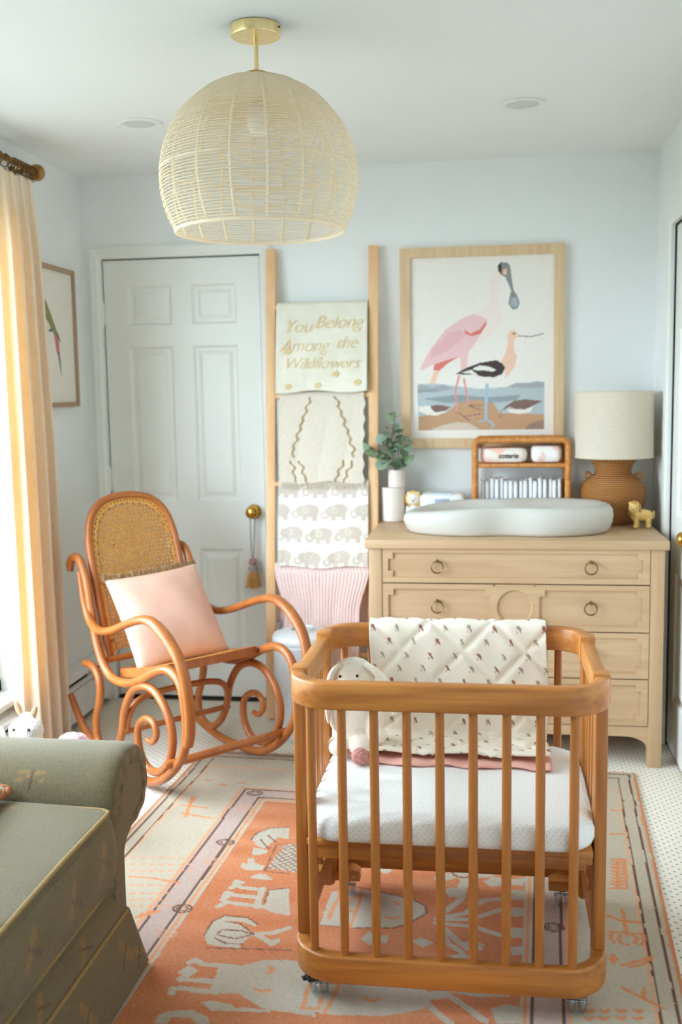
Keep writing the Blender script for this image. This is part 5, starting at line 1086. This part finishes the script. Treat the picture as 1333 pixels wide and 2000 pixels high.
# mattress board on cleats
b = B(); b.bb(KX0 + .036, KX1 - .036, KYF + .055, KYB - .045, .372, .387, .003); b.obj('mattress_board', CW_X, t)
b = B(); b.bb(KX0 + .05, KX1 - .05, KYF + .062, KYF + .084, .338, .3715, .004); b.obj('cross_rail', CW_X, t)
b = B(); b.bb(KX0 + .05, KX1 - .05, KYB - .075, KYB - .053, .338, .3715, .004); b.obj('cross_rail', CW_X, t)
for x0_, x1_ in ((KX0 + .032, KX0 + .056), (KX1 - .056, KX1 - .032)):
    b = B(); b.bb(x0_, x1_, YJF - .03, YJB + .03, .334, .3718, .004); b.obj('cleat', CW_Y, t)
CLEAR = glass('clear_polycarbonate', (0.80, 0.82, 0.84, 1), 0.16); CHROME = mat('caster_metal', lin(170, 168, 164), 0.25, 1.0)
for (x, y, sx, sy, dark) in ((1.432, -2.288, 1, 1, True), (2.028, -2.296, -1, 1, False), (1.432, -1.795, 1, -1, False), (2.030, -1.790, -1, -1, False)):
    if sy < 0:
        ya = y - .045
        b = B(); b.prism([(x - sx * .052, ya), (x + sx * .040, ya), (x + sx * .040, ya + .030), (x + sx * .015, ya + .058), (x - sx * .052, ya + .070)], lambda a, c, d: (a, c, d), .0655, .094); bl = b.obj('caster_block', CW_X, t, smooth=False)
        for q in (-.032, .022):
            b = B(); b.ell((x + sx * q, ya - .0004, .080), (.0042, .0016, .0042), None, 10, 6); b.obj('screw', CHROME, bl)
    b = B(); b.tube([(x, y, .0545), (x, y, .0656)], .0055, 10); b.box((x, y, .050), (.016, .018, .012), .003)
    hs = b.obj('caster', BLACK, t)
    b = B(); R = Matrix.Rotation(PI / 2, 3, 'Y') @ Matrix.Rotation(0.5, 3, 'X')
    for dx in (-.0125, .0125): b.lathe([(.004, -.010), (.016, -.0095), (.0225, -.006), (.0245, 0), (.0225, .006), (.016, .0095), (.004, .010)], (x + dx, y, .0246 + .009), 24, Matrix.Rotation(PI / 2, 3, 'Y'))
    b.obj('wheel', CLEAR, hs)
    b = B(); b.tube([(x - .022, y, .0336), (x + .022, y, .0336)], .0035, 8); b.obj('axle', CHROME, hs)
    if dark:
        b = B(); b.box((x - .012, y - .012, .054), (.036, .030, .014), .005, 2, Matrix.Rotation(.5, 3, 'Z')); b.box((x - .031, y - .018, .052), (.014, .016, .006), .002, 2, Matrix.Rotation(.5, 3, 'Z')); b.obj('brake_lever', BLACK, hs)
# mattress
MATT = dots_mat('dotted_mattress_cover', lin(240, 240, 236), lin(214, 214, 212), 0.0105, 0.20, 0.9, PI / 4, 0.5, 120, sides=True)
b = B(); mx0, mx1, my0, my1, mz0, mz1 = KX0 + .030, KX1 - .028, KYF + .030, KYB - .024, .3875, .452
r = .085; ringp = []
for (cx, cy, a0) in ((mx1 - r, my1 - r, 0), (mx0 + r, my1 - r, 90), (mx0 + r, my0 + r, 180), (mx1 - r, my0 + r, 270)):
    for k in range(9): a = math.radians(a0 + 90 * k / 8); ringp.append((cx + r * math.cos(a), cy + r * math.sin(a)))
cxm, cym = (mx0 + mx1) / 2, (my0 + my1) / 2; A = []
for (ins, z) in ((.20, mz0), (.018, mz0), (.004, mz0 + .006), (0, mz0 + .018), (0, mz1 - .024), (.005, mz1 - .010), (.018, mz1 - .002), (.06, mz1 + .002), (.16, mz1 + .005), (.28, mz1 + .006)):
    row = []
    for (x, y) in ringp:
        dx, dy = x - cxm, y - cym; fx = 1 - ins / ((mx1 - mx0) / 2); fy = 1 - ins / ((my1 - my0) / 2); row.append((cxm + dx * fx, cym + dy * max(.02, fy), z))
    A.append(row)
b.grid(np.array(A), cv=True); k = len(ringp); b.f.append(tuple(range(k - 1, -1, -1))); b.f.append(tuple(9 * k + i for i in range(k))); b.m += [0, 0]
mt = set_props(b.obj('crib_mattress', MATT, ang=60, origin=(cxm, cym, mz0)), 'white dotted crib mattress inside the pine crib', 'mattress')
# quilt over the back rail
QP = [(-1.7165, .560), (-1.7165, .66), (-1.7165, .752), (-1.718, .776), (-1.728, .787), (-1.742, .7885), (-1.757, .785), (-1.766, .772), (-1.769, .735), (-1.771, .66), (-1.774, .58), (-1.777, .50), (-1.783, .482), (-1.800, .4720), (-1.84, .4780), (-1.89, .4790), (-1.935, .4860), (-1.960, .4825)]
qp = spline([(0, a, c) for a, c in QP], 9); QX0, QX1 = 1.503, 1.986; nq = 150
arc = np.concatenate([[0], np.cumsum([np.linalg.norm(np.array(qp[i + 1]) - np.array(qp[i])) for i in range(len(qp) - 1)])])
newn = 170; tt = np.linspace(0, arc[-1], newn); QY = np.interp(tt, arc, [p[1] for p in qp]); QZ = np.interp(tt, arc, [p[2] for p in qp])
Xq, Tq = np.meshgrid(np.linspace(0, QX1 - QX0, nq), tt, indexing='ij')
A = np.zeros((nq, newn, 3)); A[..., 0] = QX0 + Xq + 0.004 * np.sin(Tq * 17); A[..., 1] = QY[None, :]; A[..., 2] = QZ[None, :]
Nn = np.cross(np.gradient(A, axis=0), np.gradient(A, axis=1)); Nn /= np.linalg.norm(Nn, axis=2, keepdims=True)
if Nn[nq // 2, 60, 1] > 0 and QY[60] < -1.74: Nn = -Nn
if Nn[nq // 2, 110, 1] > 0: Nn = -Nn
dg_ = np.minimum(np.abs((((Xq + Tq) / 0.17) % 1) - .5), np.abs((((Xq - Tq) / 0.17) % 1) - .5)) * 0.17
puff = 0.0052 * (1 - np.exp(-(dg_ / 0.012) ** 2)) + 0.003 * np.sin(Xq * 60 + 3 * np.sin(Tq * 14)) * (1 - np.exp(-(dg_ / .02) ** 2)) * .5
lie = (QZ[None, :] < .490) & (QY[None, :] < -1.78)
A = A + Nn * puff[..., None]; A[..., 2] += np.where(lie, 0.0025 * np.sin(Xq * 28 + 1) + .002, 0)
col = np.tile(L3(236, 226, 208), (nq, newn, 1)).astype(float); MO = L3(160, 104, 90); MO2 = L3(168, 152, 134)
px_ = 0.0665; row_i = np.floor(Tq / .037).astype(int); xx = Xq + (row_i % 3) * px_ / 3; cxq = ((xx % px_) - px_ / 2); cyq = (Tq % .037) - .0185; cell = np.floor(xx / px_).astype(int)
hsh = ((cell * 7 + row_i * 13) % 5) < 2
mm = ((np.abs(cxq + .001) < .0042) & (np.abs(cyq + .005) < .0032)) | ((np.abs(cxq - .002 - cyq * .4) < .0036) & (np.abs(cyq) < .0055)) | ((np.abs(cxq + .0035) < .0016) & (np.abs(cyq - .0065) < .0022)) | ((np.abs(cxq - .005) < .0016) & (np.abs(cyq - .0065) < .0022))
col[mm & hsh] = MO; col[mm & ~hsh] = MO2
QUILT = attr_mat('printed_muslin_quilt', 0.95, 0.4, 160, 0.002, var=0.02)
t = thing('baby_quilt', 'cream quilt with tiny brown motifs draped over the crib rail', 'quilt', (1.745, -1.75, .455)); QT = t
b = B(); th = .0075; b.shell(A + 0 * Nn, A - Nn * th * .55)
cc = np.concatenate([col.reshape(-1, 3)] * 2); b.obj('quilted_face', QUILT, t, ang=180, col=cc)
PLIN = mat('pink_muslin', lin(240, 186, 172), 0.95, c2=lin(228, 168, 154), nscale=24, bumps=0.5, bscale=90, bdist=0.004)
nl = 60; PL = spline([(0, -1.800, .4665), (0, -1.87, .4660), (0, -1.93, .4655), (0, -1.972, .4665), (0, -1.986, .4630), (0, -1.978, .4610), (0, -1.93, .4605), (0, -1.85, .4605)], 7)
A2 = np.array([[(QX0 + .006 + (QX1 - QX0 - .004) * i / (nl - 1), p[1] + .007 * math.sin(i * .31) * (1 if p[1] < -1.93 else .0), p[2] + (.0022 * math.sin(i * .55) + .0016 if p[1] < -1.94 and p[2] > .461 else 0)) for p in PL] for i in range(nl)])
b = B(); b.sheet(A2, .004); b.obj('lining', PLIN, t, ang=180)
POM = mat('rose_pompom', lin(230, 172, 160), 0.95, c2=lin(206, 138, 128), nscale=160, bumps=0.8, bscale=240, bdist=0.006)
for (x, y, r) in ((1.474, -1.935, .0185), (1.497, -1.985, .0225)): blob('pompom', [((x, y, .4585 + r * .94), (r, r, r * .96))], POM, t, .0028, .0042, smooth_it=1)
# bunny
PLUSH = mat('cream_plush', lin(248, 240, 224), 0.98, c2=lin(240, 229, 210), nscale=60, bumps=0.5, bscale=260, bdist=0.003, sheen=0.3)
t = thing('bunny_plush', 'cream lop-eared plush bunny sitting in the corner of the crib', 'plush toy', (1.475, -1.865, .457))
o_ = (1.472, -1.872, .4575); q = lambda x, y, z: (o_[0] + x, o_[1] + y, o_[2] + z)
RZ_ = lambda a, ax='Y': Matrix.Rotation(a, 3, ax)
blob('body', [(q(0, 0, .075), (.064, .052, .076)), (q(.002, 0, .050), (.070, .055, .052)), (q(-.004, -.004, .205), (.060, .052, .052)), (q(-.012, -.030, .195), (.040, .030, .034)), (q(0, 0, .150), (.045, .040, .035)),
     (q(.020, -.052, .030), (.036, .040, .030)), (q(-.040, -.050, .028), (.030, .038, .027)), (q(.056, -.035, .085), (.022, .026, .042), RZ_(.3)), (q(.066, -.048, .058), (.024, .022, .022)), (q(-.052, -.030, .10), (.019, .023, .044), RZ_(-.2)),
     (q(-.002, .0, .215), (.050, .045, .040))], PLUSH, t, .0038, .0016, smooth_it=1)
for ear in ([(.030, -.020, .243), (.058, -.026, .226), (.088, -.030, .192), (.104, -.034, .150), (.108, -.036, .115)], [(-.036, -.018, .240), (-.058, -.022, .215), (-.067, -.026, .170), (-.069, -.028, .120), (-.066, -.030, .085)]):
    b = B(); pe = spline([q(*p) for p in ear], 6); n = len(pe); b.tube(pe, [.012 + .013 * math.sin(PI * min(1, .12 + i / n * .86)) ** .7 for i in range(n)], 14, flat=(.42, 1.0), upv=Vector((1, 0, .35)))
    b.obj('ear', PLUSH, t, ang=180)
b = B(); b.ell(q(-.034, -.0485, .216), (.0042, .0035, .0042), None, 8, 6); b.ell(q(.012, -.0505, .219), (.0042, .0035, .0042), None, 8, 6); b.obj('eye', INK, t)
b = B(); b.ell(q(-.013, -.0605, .203), (.0075, .004, .005), None, 8, 6); b.obj('nose', mat('tan_thread', lin(206, 170, 132), 0.8), t)

# ================================================================== SOFA
SOFA = attr_mat('sage_brocade', 0.8, 0.6, 300, 0.002, sheen=0.15, var=0.17, stretch=(1, 1, .6), nscale=210)
SG = L3(112, 99, 66); GLD = L3(146, 114, 60); RED = L3(92, 54, 40)
WELT = mat('gold_welt_cord', lin(160, 134, 84), 0.8, c2=lin(138, 108, 60), nscale=200, bumps=0.5, bscale=300)
def dragon(col, U, V, cx, cy, ang=0.0, s=1.0):
    x = ((U - cx) * math.cos(ang) + (V - cy) * math.sin(ang)) / s; y = (-(U - cx) * math.sin(ang) + (V - cy) * math.cos(ang)) / s
    wing = (np.abs(x) < .044) & (np.abs(x) > .003) & (np.abs(y - .002) < .008 + .12 * np.abs(x) * (np.abs(x) < .036)) & ~((np.abs(y) < .0016) & (np.abs(x) > .012))
    body = (np.abs(x - .03 * y) < .0028) & (y < .016) & (y > -.050)
    col[wing] = col[wing] * .1 + GLD * .9; col[body] = RED
t = thing('sofa', 'sage green rolled-arm sofa with gold dragonfly motifs and gold piping', 'sofa', (.54, -3.03, 0)); SF = t
AX0, AX1 = .12, .945
def arm(outer, inner_y, sgn):
    """sgn +1: outer side towards +y"""
    Y = lambda d: inner_y + sgn * d
    prof = [(0.0, .10), (0.0, .25), (.0, .40), (.006, .455), (.030, .505), (.075, .543), (.13, .557), (.19, .553), (.240, .528), (.272, .485), (.280, .44), (.268, .395), (.235, .362), (.18, .345), (.12, .340), (.085, .325), (.078, .28), (.078, .10)]
    p = spline([(0, a, c) for a, c in prof], 6); npf = len(p); cx, cz = .12, .40
    xs = list(np.linspace(AX0, AX1 - .045, 130)) + [AX1 - .03, AX1 - .018, AX1 - .008, AX1 - .001, AX1 + .002, AX1 + .003]
    sc = [1.0] * 130 + [.992, .975, .945, .90, .80, .62]
    A = np.zeros((len(xs), npf, 3)); U = np.zeros((len(xs), npf)); V = np.zeros((len(xs), npf))
    s_ = np.concatenate([[0], np.cumsum([np.linalg.norm(np.array(p[i + 1]) - np.array(p[i])) for i in range(npf - 1)])])
    for i, x in enumerate(xs):
        k = sc[i]
        for j, q in enumerate(p):
            d, z = q[1], q[2]; kk = k
            if k < 1: kk = 1 - (1 - k) * (.45 if z < .34 else 1.0) ; ple = .010 * math.cos(s_[j] * 95) * (1 - k) * 3 * (1 if z > .34 else 0)
            else: ple = 0
            if z > .33: dd, z2 = cx + .03 + (d - cx - .03) * kk, .44 + (z - .44) * kk
            else: dd, z2 = .039 + (d - .039) * kk, z
            A[i, j] = (x - ple * .35, Y(dd), z2); U[i, j] = x; V[i, j] = s_[j]
    col = np.tile(SG, U.shape + (1,)).astype(float)
    for cxm_ in (.735, .535, .335): dragon(col, U, V, cxm_, .42, 0.0)
    for cxm_ in (.82, .62, .42): dragon(col, U, V, cxm_, .80, 0.1)
    b = B(); b.grid(A if sgn > 0 else A[:, ::-1]); o = b.obj('arm', SOFA, SF, ang=180, col=(col if sgn > 0 else col[:, ::-1]).reshape(-1, 3))
    # front face of the arm, closing the roll and the post
    fb = B(); last = A[-1]; fb.v = [tuple(q) for q in last]; fb.f = [tuple(range(npf)) if sgn < 0 else tuple(range(npf - 1, -1, -1))]; fb.m = [0]
    colf = np.tile(SG, (len(fb.v), 1)); fb.obj('arm_front', SOFA, SF, ang=180, col=colf)
arm(None, -2.325, 1); arm(None, -3.735, -1)
def cushion(y0, y1, mots_front, mots_top):
    prof = [(.30, .275), (.29, .30), (.29, .42), (.31, .452), (.45, .468), (.65, .472), (.82, .468), (.925, .460), (.947, .452), (.960, .42), (.968, .37), (.962, .31), (.952, .282), (.935, .272), (.6, .270)]
    p = spline([(q[0], 0, q[1]) for q in prof], 7, True); npf = len(p); s_ = np.concatenate([[0], np.cumsum([np.linalg.norm(np.array(p[i + 1]) - np.array(p[i])) for i in range(npf - 1)])])
    ys = np.linspace(y0, y1, 130); A = np.zeros((len(ys), npf, 3)); U = np.zeros((len(ys), npf)); V = np.zeros((len(ys), npf)); FR_ = np.zeros((len(ys), npf), bool)
    for i, y in enumerate(ys):
        e_ = min(i, len(ys) - 1 - i) / 6; k = 1 - .05 * max(0, 1 - e_) ** 2
        for j, q in enumerate(p):
            zz = .365 + (q[2] - .365) * k + (.006 * math.sin((y - y0) * 5) if q[2] > .44 else 0)
            xx_ = .62 + (q[0] - .62) * (1 - .02 * max(0, 1 - e_) ** 2) + (.003 * math.sin(y * 31) * math.sin(q[2] * 30) if q[0] > .93 else 0)
            A[i, j] = (xx_, y, zz); U[i, j] = y; V[i, j] = q[2] if q[0] > .93 else q[0]; FR_[i, j] = q[0] > .93
    col = np.tile(SG, U.shape + (1,)).astype(float); cf = col.copy(); ctop = col.copy()
    for (cy, cz, a) in mots_front: dragon(cf, U, V, cy, cz, a)
    for (cy, cx_, a) in mots_top: dragon(ctop, U, V, cy, cx_, a)
    top_ok = (A[..., 2] > .43) & ~FR_; col[FR_] = cf[FR_]; col[top_ok] = ctop[top_ok] * .6 + SG * .4
    b = B(); b.grid(A, cv=True); b.f.append(tuple(range(npf))); b.f.append(tuple((len(ys) - 1) * npf + j for j in range(npf - 1, -1, -1))); b.m += [0, 0]
    o = b.obj('seat_cushion', SOFA, SF, ang=60, col=col.reshape(-1, 3))
    for (x, z) in ((.949, .4545), (.951, .2775)):
        w = B(); pts = [(.45, y0 - (-.004 if y1 < y0 else .004), z + (.012 if z > .4 else 0)), (x - .02, y0 + .0, z), (x, y0 - .012, z)] + [(x, yy, z + .002 * math.sin(yy * 9)) for yy in np.linspace(y0 - .03, y1 + .03, 16)] + [(x, y1 + .012, z), (x - .02, y1, z), (.45, y1, z + (.012 if z > .4 else 0))]
        w.tube(pts, .0052, 8); w.obj('piping', WELT, o)
cushion(-2.334, -3.028, [(-2.43, .375, 1.05), (-2.60, .365, 1.05), (-2.80, .37, 1.0), (-2.97, .36, 1.0)], [(-2.40, .70, .6), (-2.55, .60, .7), (-2.70, .82, .6), (-2.85, .55, .7)])
cushion(-3.034, -3.728, [(-3.15, .375, 1.0), (-3.4, .365, 1.0), (-3.62, .37, 1.0)], [(-3.2, .70, .6), (-3.45, .60, .7)])
# deck front below the cushions, back, skirt
def panel_grid(fn, nu_, nv_, mots, name, u0_, u1_, v0_, v1_, th_=None):
    Ug, Vg = np.meshgrid(np.linspace(u0_, u1_, nu_), np.linspace(v0_, v1_, nv_), indexing='ij'); A = np.array([[fn(Ug[i, j], Vg[i, j]) for j in range(nv_)] for i in range(nu_)], float)
    col = np.tile(SG, Ug.shape + (1,)).astype(float)
    for m_ in mots: dragon(col, Ug, Vg, *m_)
    b = B()
    if th_: b.sheet(A, th_); cc_ = np.concatenate([col.reshape(-1, 3)] * 2)
    else: b.grid(A); cc_ = col.reshape(-1, 3)
    return b.obj(name, SOFA, SF, ang=180, col=cc_)
panel_grid(lambda y, z: (.905 + .046 * math.sin(PI * min(1, max(0, (z - .12) / .155))) ** .6 * min(1, max(.0, (-2.288 - y) / .02)) ** .5 * min(1, max(0, (y + 3.772) / .02)) ** .5, y, z), 260, 26, [(-2.52, .215, 1.2), (-2.74, .215, 1.2), (-2.98, .215, 1.2), (-3.3, .215, 1.1)], 'front_rail', -2.288, -3.772, .12, .272)
b = B(); b.bb(.14, .90, -3.76, -2.30, .06, .268, .01); b.obj('base', [SOFA], SF, col=np.tile(SG, (len(b.v), 1)))
b = B(); b.bb(.10, .30, -3.735, -2.325, .10, .82, .06, 5); b.obj('back', [SOFA], SF, col=np.tile(SG, (len(b.v), 1)))
def skirt_pt(u_, z):
    """u_ runs along the front from the far corner, negative values along the far side"""
    f = (0.165 - z) / .15; fl = .032 * f + .006
    if u_ >= 0: return (.945 + fl, -2.243 - u_ + .034 * f * max(0, 1 - u_ / .04), z)
    return (.945 + u_ + .034 * f * max(0, 1 + u_ / .04), -2.243 + fl, z)
panel_grid(lambda q, z: skirt_pt(q, z), 300, 30, [(.08, .10, .9), (.32, .085, 1.0), (.55, .09, 1.0), (.02, .06, .5, .8)], 'skirt', -.80, 1.53, .014, .167, .005)
w = B(); w.tube([skirt_pt(q, .168) for q in np.linspace(-.80, 1.53, 90)], .005, 8); w.obj('piping', WELT, SF)
# pillow with braided trim on the sofa seat
PCR = mat('cream_cotton', lin(232, 220, 200), 0.9, bumps=0.3); BRD = mat('brown_braid', lin(186, 122, 78), 0.8, c2=lin(150, 92, 56), nscale=110)
pc = Vector((.515, -2.520, .552)); ux, uy, uz = Vector((1, 0, -.34)).normalized(), Vector((0, 1, 0)), None; uz = ux.cross(uy)
t = thing('sofa_pillow', 'cream pillow with twisted brown braid edge lying on the sofa seat', 'pillow', pc)
A = pillow(pc, ux, uy, uz, .38, .38, .13, seed=9); b = B(); b.grid(A[0]); b.grid(A[1][::-1]); b.obj('cover', PCR, t, ang=180)
G = A[0]; rimp = [G[i, 0] for i in range(44)] + [G[43, j] for j in range(1, 44)] + [G[i, 43] for i in range(42, -1, -1)] + [G[0, j] for j in range(42, 0, -1)]
b = B()
for ph in (0, PI):
    rp = spline([tuple(x) for x in rimp[::2]], 4, True); n = len(rp); b.tube([(p[0] + .005 * math.cos(i * .8 + ph), p[1] + .003 * math.cos(i * .8 + ph), p[2] + .005 * math.sin(i * .8 + ph)) for i, p in enumerate(rp)], .007, 7, closed=True)
b.obj('braid', BRD, t, ang=180)

# ================================================================== PLUSH TOYS BETWEEN SOFA AND WINDOW
WPL = mat('white_plush', lin(240, 238, 232), 0.98, c2=lin(226, 222, 214), nscale=60, bumps=0.8, bscale=200, bdist=0.006, sheen=0.3); TAN = mat('tan_felt', lin(186, 146, 112), 0.95); PKP = mat('pink_plush', lin(240, 208, 210), 0.98, bumps=0.8, bscale=200, bdist=0.006)
o_ = (.378, -1.555, 0); q = lambda x, y, z: (o_[0] + x, o_[1] + y, o_[2] + z)
t = thing('plush_animal', 'white plush animal with tan ears peeking over the sofa arm', 'plush toy', o_)
blob('body', [(q(0, 0, .12), (.07, .075, .118)), (q(.0, .0, .26), (.062, .058, .09)), (q(.0, -.015, .375), (.056, .050, .044)), (q(.004, -.055, .360), (.036, .034, .030)), (q(-.035, -.06, .035), (.030, .05, .034)), (q(.035, -.06, .035), (.030, .05, .034)), (q(.0, -.005, .418), (.022, .018, .014))], WPL, t, .006, .0025)
for sx, mz in ((-1, .440), (1, .428)):
    b = B(); b.ell(q(sx * .026 - .004, .0, mz), (.010, .007, .024), RZ_(sx * .35)); b.obj('ear', TAN, t)
b = B(); b.ell(q(-.018, -.0625, .392), (.005, .004, .005), None, 8, 6); b.ell(q(.030, -.060, .392), (.005, .004, .005), None, 8, 6); b.obj('eye', INK, t)
b = B(); b.ell(q(.006, -.088, .356), (.022, .006, .010), None, 12, 6); b.obj('muzzle', TAN, t)
o_ = (.520, -1.47, -.004)
blob('pink_tmp', [(q(0, 0, .12), (.075, .08, .118)), (q(-.01, -.01, .25), (.055, .055, .095)), (q(-.025, -.03, .325), (.042, .04, .026)), (q(.05, -.05, .03), (.03, .05, .03)), (q(-.05, -.05, .03), (.03, .05, .03))], PKP, None, .006, .0025, origin=o_).name = 'pink_plush'
set_props(bpy.data.objects['pink_plush'], 'pale pink plush toy beside the tan-eared one behind the sofa arm', 'plush toy')
o_ = (.262, -1.60, 0)
t = thing('round_plush', 'small round white plush toy nearest the window behind the sofa arm', 'plush toy', o_)
blob('body', [(q(-.012, -.02, .12), (.050, .060, .118)), (q(.0, 0, .25), (.042, .046, .09)), (q(.02, -.01, .362), (.044, .042, .042)), (q(.03, -.045, .352), (.022, .022, .018)), (q(-.04, -.06, .03), (.024, .04, .03)), (q(.01, -.07, .03), (.024, .04, .03)), (q(-.02, 0, .398), (.014, .010, .014))], WPL, t, .006, .0025)
b = B(); b.ell(q(.034, -.067, .356), (.009, .005, .007), None, 10, 6); b.obj('nose', TAN, t)
